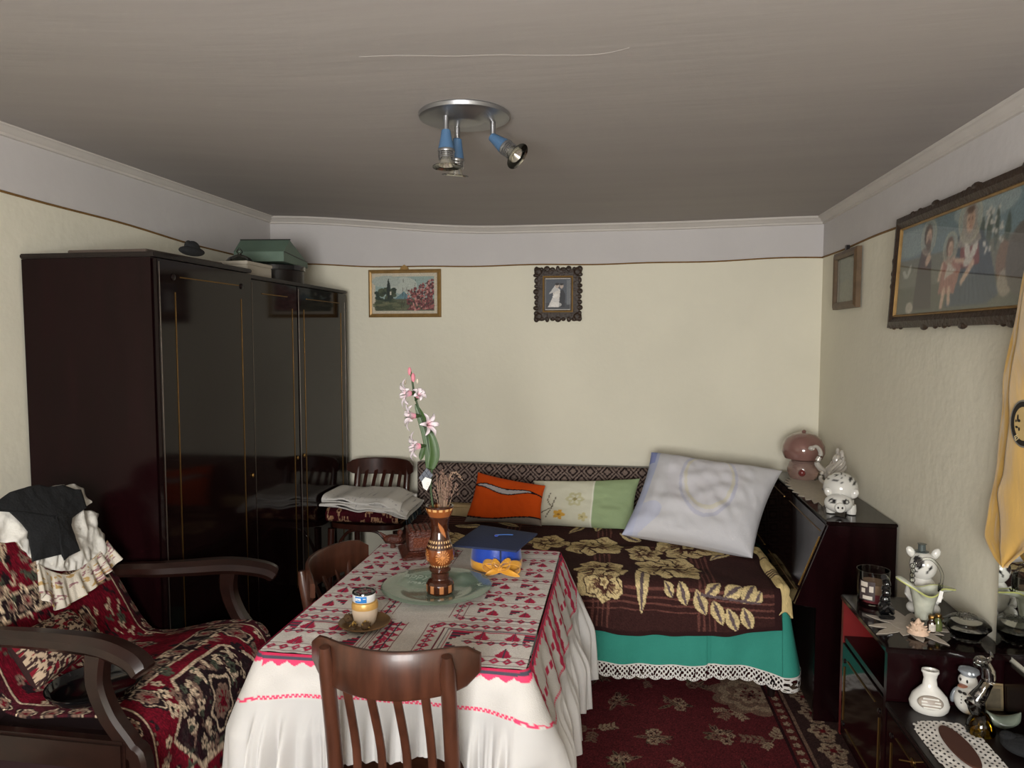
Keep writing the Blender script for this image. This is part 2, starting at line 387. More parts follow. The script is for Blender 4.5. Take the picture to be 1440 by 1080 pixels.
M_card = mat('white_card', L(168, 160, 146), .8)
MB().box(-.09, .1, -.11, .12, 0, .05, .003).build('tray', M_card, bx); MB().box(-.094, .104, -.114, .124, .0505, .066, .003).build('lid', M_card, bx)
M_glass = glassy('clear_glass', (.8, .84, .82), .35)
gb = thing('sugar_bowl', 'clear cut-glass bowl with a ball knob on the white box', 'bowl', (-1.77, 3.12, zt2 + .0665))
MB().lathe([(.06, 0), (.062, .006), (.05, .02), (.022, .034), (.01, .038)], 20).build('dome', M_glass, gb)
MB().lathe([(.006, .038), (.014, .046), (.013, .056), (.006, .062), (.003, .07)], 12).build('knob', M_glass, gb)
hb = thing('hat_box', 'dark round hat box on the wardrobe under the green case', 'box', (-1.87, 3.66, zt2))
MB().lathe([(.15, 0), (.15, .075), (.149, .076)], 32).build('drum', M_dark, hb); MB().lathe([(.158, .0765), (.158, .10), (.15, .105), (0, .106)], 32).build('lid', M_black, hb)
gc = thing('green_case', 'pale green wedge-shaped case with a slanted lid on top of the hat box', 'case', (-1.87, 3.63, zt2 + .107), .12)
M_green = mat('green_enamel', L(92, 112, 98), .55, var=.1, scale=9)
MB().loops([[Vector((x, y, z)) for y, z in ((-.19, 0), (.19, 0), (.19, .03), (-.1, .12), (-.19, .05))] for x in (-.13, .13)]).build('body', M_green, gc, False)
MB().sweep([(-.132, -.098, .122), (.134, -.098, .122)], .006, .006).build('hinge', M_dark, gc)
MB().sweep([(.1315, -.18, .05), (.1315, .18, .034)], .003, .004).build('lid_seam', M_dark, gc)
# ================================================================== bed
bed = thing('sofa_bed', 'long sofa bed against the back wall with a diamond-patterned upholstered backboard', 'bed', (-.25, 3.65, 0))
XB0, XB1, YB0 = -1.185, .70, 3.15
wb(MB().box(XB0, XB1, YB0, 4.12, .2, .36, .01), 'base', M_dark, bed)
wb(MB().box(XB0 + .01, XB1 - .005, YB0 + .01, 4.115, .361, .488, .03), 'mattress', mat('ticking', L(120, 96, 84), .9), bed)
for x in (XB0 + .06, XB1 - .03):
    for y in (YB0 + .06, 4.05): wb(MB().lathe([(.016, .011), (.028, .2)], 12, (x, y, 0)), 'leg', M_dark, bed)
hb0, hb1 = Py(585, 653, 4.13), Py(1096, 662, 4.13)
cv = Canvas(2.12, .52, 320, (44, 32, 31))
s_ = .100
for i in range(-1, 36):
    for j in range(-1, 17):
        x, y = (i + .5 * (j % 2)) * s_, j * s_ * .5
        cv.poly([(x - s_ * .46, y), (x, y + s_ * .46), (x + s_ * .46, y), (x, y - s_ * .46)], (122, 106, 98))
        cv.poly([(x - s_ * .34, y), (x, y + s_ * .34), (x + s_ * .34, y), (x, y - s_ * .34)], (36, 26, 26))
        cv.poly([(x - s_ * .2, y), (x, y + s_ * .2), (x + s_ * .2, y), (x, y - s_ * .2)], (116, 100, 92))
cv.grain(.08)
nu, nv = 520, 120
U, V = np.meshgrid(np.linspace(0, 1, nu), np.linspace(0, 1, nv))
w_ = hb1.x - hb0.x; z0_, z1_ = .37, .845
e = np.minimum(np.minimum(U, 1 - U) * w_, np.minimum(V, 1 - V) * .47); e = np.clip(e / .025, 0, 1); e = np.sqrt(1 - (1 - e) ** 2)
P = np.stack([hb0.x + U * w_ + .25, 4.165 - .035 * e - 3.65 + 0 * U, z0_ + V * (z1_ - z0_)], -1)
wb(MB().box(hb0.x + .002, hb1.x - .002, 4.166, 4.22, .05, z1_ - .002), 'backboard', M_dark, bed, False)
gridobj('upholstery', P, M_attr, bed, cv.at(U * w_, V * .475))
# ================================================================== chairs
def chair(name, label, group, loc, rz, m, nsl=4, hs=.45, ht=.86, wr=.43, wp=.30, lean=.09, rail=.10, sd=.4, z0=0):
    """faces local +y; the back stands at local y = 0"""
    t = thing(name, label, 'chair', loc, rz, group)
    hw = wp / 2
    for s in (-1, 1):
        pth = catmull([(s * (hw + .005), -.02, z0), (s * hw, .0, hs - .02), (s * hw, -.003, hs + .12), (s * hw, -lean, ht - .012)], 5)
        MB().tube(pth, [.016 + .002 * min(1, k / 8) for k in range(15)] + [.012], 12, 1.1).build('back_post', m, t)
        MB().tube(catmull([(s * (hw + .05), sd + .03, z0), (s * (hw + .035), sd, hs - .035)], 3), [.013, .015, .018, .020], 12).build('front_leg', m, t)
    n = 17; pr = []; R = []
    for k in range(n):
        a = k / (n - 1) * 2 - 1; x = a * wr / 2; y = -lean + .024 + .10 * (a * a - (wp / wr) ** 2)
        hh = rail / 2 * (1 - .12 * abs(a) ** 3); ed = (1 - abs(a) ** 12 * .55)
        zc = ht - rail / 2 + .004 * a * a; tk = .009
        R.append([Vector((x, y + q * tk, zc + zz * ed)) for q, zz in ((-1, -hh * .9), (-1, hh * .9), (-.5, hh), (.5, hh), (1, hh * .9), (1, -hh * .9), (.5, -hh), (-.5, -hh))])
    MB().loops(R).build('top_rail', m, t)
    for k in range(nsl):
        x = ((k + .5) / nsl - .5) * wp * .86
        MB().sweep(catmull([(x, .012, hs - .01), (x, .008, hs + .12), (x, -lean + .024 + .10 * ((2 * x / wr) ** 2 - (wp / wr) ** 2), ht - rail + .03)], 4), .009, .022, (1, 0, 0)).build('slat', m, t)
    ol = []
    for k in range(28):
        a = 2 * PI * k / 28; cx_, sy_ = math.cos(a), math.sin(a)
        ex = abs(cx_) ** .6 * (1 if cx_ > 0 else -1); ey = abs(sy_) ** .6 * (1 if sy_ > 0 else -1)
        ol.append((ex * (hw + .05 + .02 * ey), sd / 2 + .02 + ey * (sd / 2 + .01)))
    MB().prism(ol, .028, Matrix.Translation((0, 0, hs - .03))).build('seat', m, t, True, 30)
    arc = [(-hw - .02, sd, hs - .2), (-hw + .01, sd, hs - .12), (-hw * .55, sd, hs - .05), (0, sd, hs - .04), (hw * .55, sd, hs - .05), (hw - .01, sd, hs - .12), (hw + .02, sd, hs - .2)]
    MB().tube(catmull(arc, 4), .009, 8).build('seat_brace', m, t)
    for s in (-1, 1): MB().tube([(s * (hw + .02), .0, .2), (s * (hw + .04), sd + .01, .2)], .009, 8).build('stretcher', m, t)
    return t
a, b = Pz(430, 890, .865), Pz(677, 902, .865)
c1 = chair('dining_chair', 'worn brown wooden dining chair with four back slats at the foot of the table', 'wooden dining chairs', ((a.x + b.x) / 2 + .0, 1.635, 0), math.radians(-1), M_chair, 4, .45, .865, .435, .305, .05, .118, .4, .011)
c2 = chair('dining_chair', 'brown wooden dining chair pushed in sideways at the long side of the table', 'wooden dining chairs', (-1.015, 2.405, 0), math.radians(-90 - 2), M_chair, 4, .42, .82, .46, .34, .05, .12, .36, .011)
a, b = Pz(480, 648, .86), Pz(580, 650, .86)
c3 = chair('dining_chair', 'dark glossy wooden chair against the back wall stacked with folded textiles', 'wooden dining chairs', (-1.425, 4.06, 0), PI, M_chair2, 5, .56, .87, .41, .31, .05, .10, .3)
# ================================================================== table
tb = thing('dining_table', 'wooden dining table hidden under an embroidered tablecloth', 'table', (-.6, 2.255, 0))
TX0, TX1, TY0, TY1, TZ = -.965, -.235, 1.75, 2.765, .75
wb(MB().box(TX0 + .012, TX1 - .012, TY0 + .012, TY1 - .012, TZ - .03, TZ - .004, .004), 'table_top', M_chair, tb)
wb(MB().box(TX0 + .07, TX1 - .07, TY0 + .07, TY1 - .07, TZ - .12, TZ - .0305), 'apron', M_chair, tb, False)
for x in (TX0 + .052, TX1 - .052):
    for y in (TY0 + .052, TY1 - .052): wb(MB().loops([[Vector((x + i * s, y + j * s, z)) for i, j in ((-1, -1), (1, -1), (1, 1), (-1, 1))] for z, s in ((.011, .02), (TZ - .121, .032))]), 'leg', M_chair, tb, False)
# ================================================================== bureau by the bed (sloping front)
bu = thing('bedding_cabinet', 'dark glossy bedside cabinet with a sloping brass-lined front at the bed end', 'cabinet', (.95, 3.6, 0))
BY0, BY1 = 3.02, 4.118; BZ = .835
prof = [(1.1, .0105), (1.1, BZ), (.838, BZ), (.715, .50), (.80, .49), (.80, .0105)]
for ya, yb in ((BY0, BY0 + .02), (BY1 - .02, BY1)):
    wb(MB().loops([[Vector((x, y, z)) for x, z in prof] for y in (ya, yb)]), 'side_panel', M_mahog, bu, False)
wb(MB().box(.83, 1.104, BY0 - .004, BY1 + .004, BZ + .001, BZ + .018, .004), 'top_board', M_door, bu)
wb(MB().box(.805, 1.098, BY0 + .021, BY1 - .021, .03, .48), 'body', M_dark, bu, False)
sl = Matrix.Translation((.838, 0, BZ)) @ Matrix.Rotation(math.atan2(.123, .335), 4, 'Y')
ln = math.hypot(.123, .335)
fd = wb(MB().box(-.004, .014, BY0 + .021, BY1 - .021, -ln + .004, -.004, 0, sl), 'sloping_door', M_door, bu, False)
for za, zb, ya, yb in ((-.04, -.037, 3.07, 3.62), (-ln + .05, -ln + .053, 3.07, 3.62), (-ln + .075, -.06, 3.05, 3.053), (-.04, -.037, 3.72, 4.07), (-ln + .05, -ln + .053, 3.72, 4.07)):
    wb(MB().box(-.0075, -.0042, ya, yb, za, zb, 0, sl), 'inlay_strip', M_brass, fd, False)
wb(MB().box(.76, .80, BY0 + .021, BY1 - .021, .485, .499), 'door_rail', M_dark, bu, False)
# ================================================================== record cabinet along the right wall
CX0 = .775
ca = thing('low_cabinet', 'dark mahogany wall cabinet with an open red niche, topped with figurines', 'cabinet', (.94, 2.38, 0))
CYA, CYB, CZ_ = 2.165, 2.60, .70
wb(MB().box(CX0 - .006, 1.104, CYA - .004, CYB, CZ_ - .018, CZ_, .003), 'top_board', M_door, ca)
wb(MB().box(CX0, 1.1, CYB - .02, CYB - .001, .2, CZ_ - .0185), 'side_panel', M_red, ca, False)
wb(MB().box(CX0, 1.1, CYA, CYA + .02, .2, CZ_ - .0185), 'side_panel', M_mahog, ca, False)
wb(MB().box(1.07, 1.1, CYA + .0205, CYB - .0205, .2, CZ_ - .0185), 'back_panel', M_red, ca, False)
wb(MB().box(CX0 + .005, 1.069, CYA + .0205, CYB - .0205, CZ_ - .16, CZ_ - .142), 'shelf', M_mahog, ca, False)
wb(MB().box(CX0 + .02, 1.069, CYA + .0205, CYB - .0205, .2, CZ_ - .1605), 'body', M_dark, ca, False)
dr = wb(MB().box(CX0 - .0, CX0 + .019, CYA + .021, CYB - .021, .205, CZ_ - .165, .002), 'drop_door', M_door, ca)
for za, zb, ya, yb in ((.49, .493, 2.25, 2.52), (.25, .253, 2.25, 2.52), (.27, .46, 2.212, 2.215), (.27, .46, 2.548, 2.551)):
    wb(MB().box(CX0 - .0035, CX0 - .0005, ya, yb, za, zb), 'inlay_strip', M_brass, dr, False)
for y in (2.215, 2.55):
    for z in (.48, .255): wb(MB().ell((CX0 - .002, y, z), (.003, .008, .008), None, 10, 6), 'corner_stud', M_dark, dr)
cb_ = thing('low_cabinet', 'lower dark cabinet with a brass key and lace mat on top', 'cabinet', (.94, 1.75, 0))
wb(MB().box(CX0 - .004, 1.104, 1.35, CYA - .006, .522, .54, .003), 'top_board', M_dark, cb_)
wb(MB().box(CX0 + .02, 1.1, 1.36, CYA - .008, .2, .5215), 'body', M_mahog, cb_, False)
d2 = wb(MB().box(CX0, CX0 + .0195, 1.365, CYA - .012, .205, .515, .002), 'door', M_door, cb_)
for za, zb, ya, yb in ((.47, .473, 1.5, 2.08), (.27, .44, 2.112, 2.115), (.25, .253, 1.5, 2.08)):
    wb(MB().box(CX0 - .0035, CX0 - .0005, ya, yb, za, zb), 'inlay_strip', M_brass, d2, False)
wb(MB().ell((CX0 - .002, 2.115, .46), (.003, .008, .008), None, 10, 6), 'corner_stud', M_dark, d2)
wb(MB().box(1.085, 1.1, 1.36, CYA - .008, .5405, CZ_ - .02), 'back_panel', M_mahog, cb_, False)
ky = MB().lathe([(.011, 0), (.011, .002), (.004, .004), (.004, .0)], 14, (CX0 - .001, 1.965, .473), Matrix.Rotation(-PI / 2, 3, 'Y')).tube([(CX0 - .004, 1.965, .473), (CX0 - .035, 1.962, .478)], .0022, 6)
wb(ky, 'key', M_brass, d2)
for par, ys in ((ca, (CYA + .05, CYB - .05)), (cb_, (1.45, 2.08))):
    for y in ys:
        for x in (1.025, 1.07): wb(MB().lathe([(.014, 0), (.022, .199)], 12, (x, y, 0)), 'leg', M_dark, par)
pk = thing('white_board', 'narrow white board leaning at the foot of the low cabinet', 'board', tuple(Pz(1190, 1030, 0)))
a, b = Pz(1190, 1024, 0), Pz(1196, 1037, 0); a = Vector((b.x - .002, 3.005, 0)); b.y -= .12; dv = (b - a).normalized(); nn = Vector((dv.y, -dv.x, 0))
a.z = b.z = .0095; Mx = Matrix.Translation(-pk.location)
MB().add([Mx @ p for p in (a, b, b + nn * .02, a + nn * .02, a + Vector((0, 0, .035)) , b + Vector((0, 0, .035)), b + nn * .02 + Vector((0, 0, .035)), a + nn * .02 + Vector((0, 0, .035)))], [(0, 1, 2, 3), (4, 7, 6, 5), (0, 4, 5, 1), (1, 5, 6, 2), (2, 6, 7, 3), (3, 7, 4, 0)]).build('plank', mat('chalky_white', L(190, 185, 178), .8), pk, False)
# ================================================================== rug
RX0, RX1, RY0, RY1 = -1.15, .965, .9, 3.95
rw, rh = RX1 - RX0, RY1 - RY0
cv = Canvas(rw, rh, 300, (82, 28, 32))
r_ = random.Random(4)
CR, TN, DK, OL = (138, 118, 98), (110, 86, 72), (40, 16, 19), (100, 88, 68)
def sprig(x, y, s, a, c):
    cv.line([(x, y), (x + s * math.cos(a), y + s * math.sin(a))], .004, c)
    for k in range(4):
        t = .25 + .2 * k
        for sg in (-1, 1): cv.leaf(x + s * t * math.cos(a), y + s * t * math.sin(a), s * .34, s * .075, a + sg * .9, c)
def bouquet(x, y, s):
    for k in range(9): cv.leaf(x, y, s * r_.uniform(.9, 1.5), s * .16, r_.uniform(0, 6.3), r_.choice((OL, TN, TN)), 1, DK)
    for k in range(4):
        a = r_.uniform(0, 6.3); d = s * r_.uniform(.2, .8)
        cv.flower(x + d * math.cos(a), y + d * math.sin(a), s * r_.uniform(.28, .42), 6, r_.choice((CR, CR, TN)), (84, 36, 36), DK)
for i in range(9):
    for j in range(13):
        x = .12 + i * .235 + .11 * (j % 2); y = .12 + j * .225
        if (i + j) % 3: bouquet(x + r_.uniform(-.03, .03), y + r_.uniform(-.03, .03), .062)
        else:
            for k in range(3): sprig(x, y, r_.uniform(.07, .12), r_.uniform(0, 6.3), r_.choice((CR, TN)))
for x, y, R in ((1.75, 2.28, .17), (1.2, 1.15, .2), (.7, 2.3, .17), (1.5, .6, .18)):
    for k in range(5): cv.flower(x, y, R * (1 - k * .19), 9 - k, (TN, CR, TN, CR, TN)[k], (78, 26, 28), DK, k * .4)
x = rw - .30
for a, b, c in ((0, .012, DK), (.012, .06, (82, 30, 30)), (.06, .07, DK), (.07, .082, TN), (.082, .25, (52, 34, 32)), (.25, .262, TN), (.262, .285, DK), (.285, .31, (84, 26, 30))): cv.rect(x + a, x + b, 0, rh, c)
for k in range(60):
    y = .03 + k * .052; cv.flower(x + .036, y, .017, 5, CR)
for k in range(22):
    y = .06 + k * .14; cv.flower(x + .165, y, .055, 6, CR, (74, 42, 38), (90, 20, 26)); cv.leaf(x + .165, y + .05, .08, .014, PI / 2 + .5, TN); cv.leaf(x + .165, y + .05, .08, .014, PI / 2 - .5, TN); cv.ell(x + .165, y + .07, .03, .014, 0, CR, 1, 0, .6)
cv.grain(.16)
gx = np.concatenate([np.linspace(0, 1.0, 70)[:-1], np.linspace(1.0, rw, 420)]); gy = np.concatenate([np.linspace(0, .9, 60)[:-1], np.linspace(.9, 2.6, 380)[:-1], np.linspace(2.6, rh, 40)])
U, V = np.meshgrid(gx, gy)
rug = gridobj('rug', np.stack([U - rw / 2, V - rh / 2, .009 + .0015 * vnoise(U * 9, V * 9, 2)], -1), M_attr, None, cv.at(U, V))
rug.location = ((RX0 + RX1) / 2, (RY0 + RY1) / 2, 0); rug.rotation_euler = (0, 0, math.radians(1.5))
tag(rug, 'large red floral carpet with a dark beige-flowered border on the floor', 'rug')
MB().box(-rw / 2, rw / 2, -rh / 2, rh / 2, .001, .0065).build('backing', mat('jute', L(70, 44, 40), .95), rug, False)
# ================================================================== tablecloth
WHT, RED, DRD, GRY, PNK = (212, 206, 200), (176, 44, 76), (112, 34, 56), (72, 70, 82), (222, 66, 104)
tw, tl = TX1 - TX0, TY1 - TY0
cv = Canvas(tw, tl, 420, WHT)
def chain(x0, y0, x1, y1, s=.021, wd=1.0):
    n = max(int(math.hypot(x1 - x0, y1 - y0) / s), 1); a = math.atan2(y1 - y0, x1 - x0); px_, py_ = -math.sin(a), math.cos(a)
    for k in range(n):
        t = (k + .5) / n; x, y = x0 + (x1 - x0) * t, y0 + (y1 - y0) * t
        for sg in (-1, 1):
            h = s * .62 * wd * sg
            cv.poly([(x - s * .5 * math.cos(a), y - s * .5 * math.sin(a)), (x + px_ * h, y + py_ * h), (x + s * .5 * math.cos(a), y + s * .5 * math.sin(a))], RED if k % 2 else (190, 60, 92))
        cv.ell(x, y, s * .16, None, 0, (200, 190, 188))
    cv.line([(x0, y0), (x1, y1)], .004, GRY)
    for sg in (-1, 1): cv.line([(x0 + px_ * s * .7 * sg, y0 + py_ * s * .7 * sg), (x1 + px_ * s * .7 * sg, y1 + py_ * s * .7 * sg)], .0022, DRD)
def tree(x, y, s, d=1):
    for k in range(5):
        w = s * (1 - k * .18)
        for sg in (-1, 1): cv.leaf(x, y + d * k * s * .28, w * .8, .007, (PI / 2 - sg * 1.0) * d, RED)
    cv.line([(x, y), (x, y + d * s * 1.5)], .004, GRY)
def steps(x, y, n, s, dx, dy, c=RED):
    for k in range(n): cv.rect(min(x, x + dx * s * (n - k)), max(x, x + dx * s * (n - k)), y + dy * k * s if dy > 0 else y + dy * (k + 1) * s, y + dy * (k + 1) * s if dy > 0 else y + dy * k * s, c if k % 2 == 0 else GRY)
BANDS = (.035, .30, .42, .53, .66, .78, .89, .985)
for y in BANDS[1:]:                                # bands across, open around the middle
    for a, b in ((0, .255), (tw - .255, tw)): chain(a, y, b, y, .032, .85)
for xa, sx in ((tw, -1), (0, 1)):                    # framed corner motifs, mirrored
    X0 = xa + sx * .30
    chain(xa, .035, X0 - sx * .05, .035, .032, .9); chain(X0, .05, X0, .245, .032, .9); chain(xa, .245, X0, .245, .032, .9); chain(xa, .14, xa + sx * .2, .14, .030, .8)
    for k in range(3): cv.line([(xa + sx * (.27 - .012 * k), .06), (xa + sx * (.27 - .012 * k), .225 - .008 * k), (xa, .225 - .008 * k)], .0035, (DRD, GRY, RED)[k])
    for xo, yo in ((.07, .055), (.16, .055), (.06, .16), (.15, .16)): tree(xa + sx * xo, yo, .036)
    for xo, yo, d in ((.24, .21, -1), (.24, .07, 1), (.03, .21, -1)): steps(xa + sx * xo, yo, 6, .010, -sx, d)
    for yo in (.335, .455, .57, .70, .815):
        for xo in (.05, .15): tree(xa + sx * xo, yo, .030); steps(xa + sx * (xo + .05), yo + .055, 4, .010, -sx, -1)
    for yo in (.30, .53, .78): chain(xa + sx * .255, yo, xa + sx * .255, yo + .115, .030, .8)
chain(tw * .44, .02, tw * .44, .25, .034, 1.15); chain(tw * .44, .80, tw * .44, .98, .034, 1.1)
cv.grain(.03)
tc_ = thing('tablecloth', 'white tablecloth with red and grey embroidery and a gathered sheer skirt', 'tablecloth', (-.6, 2.255, TZ))
ox, oy = -.6, 2.255
U, V = np.meshgrid(np.linspace(0, tw, 300), np.linspace(0, tl, 400))
gridobj('embroidered_top', np.stack([TX0 + U - ox, TY0 + V - oy, .004 + .0013 * vnoise(U * 30, V * 8, 3) + .001 * vnoise(U * 9, V * 40, 8)], -1), M_attr, tc_, cv.at(U, V))
# skirt: runs round the table edge
r0 = .02; per = []; seg = [((TX0 + r0, TY0), (TX1 - r0, TY0)), ((TX1, TY0 + r0), (TX1, TY1 - r0)), ((TX1 - r0, TY1), (TX0 + r0, TY1)), ((TX0, TY1 - r0), (TX0, TY0 + r0))]
cor = [(TX1 - r0, TY0 + r0), (TX1 - r0, TY1 - r0), (TX0 + r0, TY1 - r0), (TX0 + r0, TY0 + r0)]
nrm0 = [(0, -1), (1, 0), (0, 1), (-1, 0)]
for k in range(4):
    (xa, ya), (xb, yb) = seg[k]; n = 260 if k in (0, 1) else 120
    for i in range(n):
        t = i / n; per.append((xa + (xb - xa) * t, ya + (yb - ya) * t, *nrm0[k], 0.0, k, t))
    a0 = math.atan2(nrm0[k][1], nrm0[k][0])
    for i in range(20):
        a = a0 + PI / 2 * i / 20; per.append((cor[k][0] + r0 * math.cos(a), cor[k][1] + r0 * math.sin(a), math.cos(a), math.sin(a), math.sin(PI * i / 20), k + .5, 0))
per = np.array(per); sl_ = np.cumsum(np.r_[0, np.hypot(np.diff(per[:, 0]), np.diff(per[:, 1]))]); Np = len(per)
corner = np.convolve(np.r_[per[-40:, 4], per[:, 4], per[:40, 4]], np.hanning(81) / 40, 'same')[40:-40]
side = ((per[:, 5] == 1) | (per[:, 5] == 3)).astype(float); side = np.convolve(np.r_[side[-30:], side, side[:30]], np.ones(41) / 41, 'same')[30:-30]
dt = .105 + .085 * side
pinch = np.where(per[:, 5] == 0, np.exp(-((per[:, 0] + .575) / .24) ** 4), 0) + np.where(per[:, 5] == 3, np.exp(-((per[:, 1] - 2.405) / .31) ** 8), 0)   # held in by the two chairs pushed up to the table
def skirt(d):
    """d: (rows, Np) drop below the edge"""
    out = .006 + .30 * d - .26 * np.clip(d - .2, 0, None) + .85 * d * np.clip(corner, 0, 1.2) * np.exp(-d * 2.0)
    g_ = smooth(0, .16, d - dt[None]); fold = g_ * (.016 * np.sin(sl_ * 58 + 2.6 * np.sin(sl_ * 11)) + .013 * np.sin(sl_ * 137 + 2.3 * np.sin(sl_ * 19) + 3 * d) + .007 * abs(np.sin(sl_ * 150 + 3 * np.sin(sl_ * 31))) + .012 * np.sin(sl_ * 23)) + .004 * np.sin(sl_ * 40) * smooth(.01, .1, d)
    lf_ = (per[:, 5] == 3); out = out * (1 - np.where(lf_, .88, .55)[None] * pinch[None]); fold = fold * (1 - np.where(lf_, .93, .65)[None] * pinch[None]) * 1.35
    o = out + fold
    return np.stack([per[:, 0] + per[:, 2] * o - ox, per[:, 1] + per[:, 3] * o - oy, .004 - d + 0 * o - .003 * smooth(0, .02, d)], -1)
t = np.linspace(0, 1, 46)[:, None]; d = t * dt[None]
cb = Canvas(1, .1, 10, WHT)
C = np.ones((46, Np, 3)) * np.array((196, 192, 188)) / 255.; sg = np.broadcast_to(sl_, d.shape); dd = d
front = 1 - np.broadcast_to(side, d.shape)
zig = .016 + .006 * abs(((sg / .022) % 2) - 1) * 2
C[(dd < zig)] = np.array(PNK) / 255.
C[(dd < zig) & (dd < .012)] = np.array(GRY) / 255.
C[(dd < .005)] = np.array(RED) / 255.
sd_ = front < .5                                 # the sides carry bands of embroidery down to the trim
bandx = (np.broadcast_to(per[:, 1], d.shape) - TY0)
m = sd_ & (np.minimum.reduce([abs(bandx - y) for y in BANDS]) < .014 * (.5 + abs(((dd / .02) % 2) - 1)))
C[m] = np.array(RED) / 255.
m = sd_ & (dd > .09) & (dd < .11) & (abs(((sg / .02) % 2) - 1) > .35); C[m] = np.array(RED) / 255.
trim = (d > dt[None] - .011) & (d < dt[None] - .001) & (np.sin(sg * 520 + np.sign(d - dt[None] + .006) * 1.2) > -.55); C[trim] = np.array(PNK) / 255.
C = C * (.97 + .03 * vnoise(sg * 20, dd * 30, 4))[..., None]
gridobj('border', skirt(d), M_attr, tc_, C, True)
hem = TZ - .27 + .02 * np.sin(sl_ * 9)
hem = hem - .225 * np.where(per[:, 5] == 0, np.exp(-((per[:, 0] + .56) / .29) ** 8), np.where(per[:, 5] == 3, pinch, 0))                              # the hem rests on the chair seats
t = np.linspace(0, 1, 60)[:, None]; d = dt[None] + t * (hem - dt)[None]
sheer = bpy.data.materials.new('sheer_voile'); sheer.use_nodes = True; nt = sheer.node_tree; N = nt.nodes; b_ = N['Principled BSDF']
b_.inputs['Base Color'].default_value = L(238, 236, 234); b_.inputs['Roughness'].default_value = .9
tr = N.new('ShaderNodeBsdfTranslucent'); tr.inputs[0].default_value = L(238, 236, 234); tp = N.new('ShaderNodeBsdfTransparent')
m1 = N.new('ShaderNodeMixShader'); m1.inputs[0].default_value = .3; m2 = N.new('ShaderNodeMixShader'); m2.inputs[0].default_value = .26
K = nt.links; K.new(b_.outputs[0], m1.inputs[1]); K.new(tr.outputs[0], m1.inputs[2]); K.new(m1.outputs[0], m2.inputs[1]); K.new(tp.outputs[0], m2.inputs[2]); K.new(m2.outputs[0], N['Material Output'].inputs[0])
gridobj('sheer_ruffle', skirt(d), sheer, tc_, None, True)
# ================================================================== bed linen
sh = thing('bed_sheet', 'teal green bed sheet with a white lace hem hanging over the bed front', 'sheet', (-.25, YB0, .3))
M_teal = mat('teal_cotton', L(48, 138, 122), .85, var=.05, scale=6, bump=.2, bscale=200)
ns = 420; s = np.linspace(0, 1, ns); xs_ = -1.19 + s * 1.88
path = np.stack([xs_, np.full(ns, YB0 - .022)], -1); nr = np.stack([0 * s, -np.ones(ns)], -1)
ca_ = np.linspace(0, PI / 2, 40); path = np.r_[path, np.stack([.69 + .02 * np.sin(ca_), YB0 - .002 - .02 * np.cos(ca_)], -1)]; nr = np.r_[nr, np.stack([np.sin(ca_), -np.cos(ca_)], -1)]
e_ = np.linspace(0, .35, 60)[1:]; path = np.r_[path, np.stack([np.full(59, .71), YB0 - .002 + e_], -1)]; nr = np.r_[nr, np.stack([np.ones(59), 0 * e_], -1)]
sl2 = np.cumsum(np.r_[0, np.hypot(*np.diff(path, axis=0).T)]); ns = len(path)
hemz = .175 + .006 * np.sin(sl2 * 9) - .03 * np.exp(-((sl2 - 1.90) / .10) ** 2) + .012 * smooth(1.55, 1.6, sl2) - .01 * np.exp(-((sl2 - 1.3) / .25) ** 2)
def sheet(z):
    k = np.clip((.5 - z) / .35, 0, 1); o = .003 + .03 * k + k * (.011 * np.sin(sl2 * 17 + 1.3 * np.sin(sl2 * 6)) + .006 * np.sin(sl2 * 43)) + .03 * k * np.exp(-((sl2 - 1.93) / .1) ** 2) - .012 * k * np.exp(-((sl2 - 1.575) / .006) ** 2)
    return np.stack([path[:, 0] + nr[:, 0] * o + .25, path[:, 1] + nr[:, 1] * o - YB0, z - .3 + 0 * o], -1)
t = np.linspace(0, 1, 30)[:, None]
gridobj('sheet_drop', sheet(.497 + t * (hemz - .497)[None]), M_teal, sh, None)
topg = np.stack(np.meshgrid(np.linspace(-1.185, .705, 30), np.linspace(YB0 - .02, 4.1, 14)), -1)
gridobj('sheet_top', np.concatenate([topg - np.array([-.25, YB0]), np.full(topg.shape[:2] + (1,), .493 - .3)], -1), M_teal, sh)
nl = 2200; L2 = np.linspace(0, sl2[-1], nl); nr_ = 22
def lacepos(dz):
    hz = np.interp(L2, sl2, hemz)[None] - dz
    full = sheet(np.broadcast_to(hemz[None], (1, ns)) - .0)[0]; x = np.interp(L2, sl2, full[:, 0]); y = np.interp(L2, sl2, full[:, 1])
    sc = np.interp(L2, sl2, nr[:, 0]), np.interp(L2, sl2, nr[:, 1])
    return np.stack([np.broadcast_to(x + sc[0] * .002, dz.shape), np.broadcast_to(y + sc[1] * .002, dz.shape), np.broadcast_to(hz, dz.shape) - .3], -1)
row = np.linspace(0, 1, nr_)[:, None]; ph = (L2 / .055) % 1
depth = (.054 + .014 * abs(np.sin(PI * L2 / .055)) ** .6)[None]
dz = -.004 + row * depth
rr = (row[:-1] + row[1:]) / 2; pm = ((L2[:-1] + L2[1:]) / 2)[None]
f1 = np.sin(2 * PI * pm / .020) * np.sin(2 * PI * rr * 2.6); keep = ~((f1 > .18) & (rr > .10) & (rr < .88))
keep &= ~((np.hypot(((pm / .055) % 1 - .5) * 1.2, (rr - .55) * .9) < .2) & (np.sin(2 * PI * (pm / .014 + rr * 2)) > .0) & (rr < .8)) & ~((abs(rr - .94) < .025) & (np.sin(2 * PI * pm / .010) > .2))
gridobj('lace_hem', lacepos(dz), mat('white_lace', L(214, 210, 204), .9), sh, None, False, 0, keep)
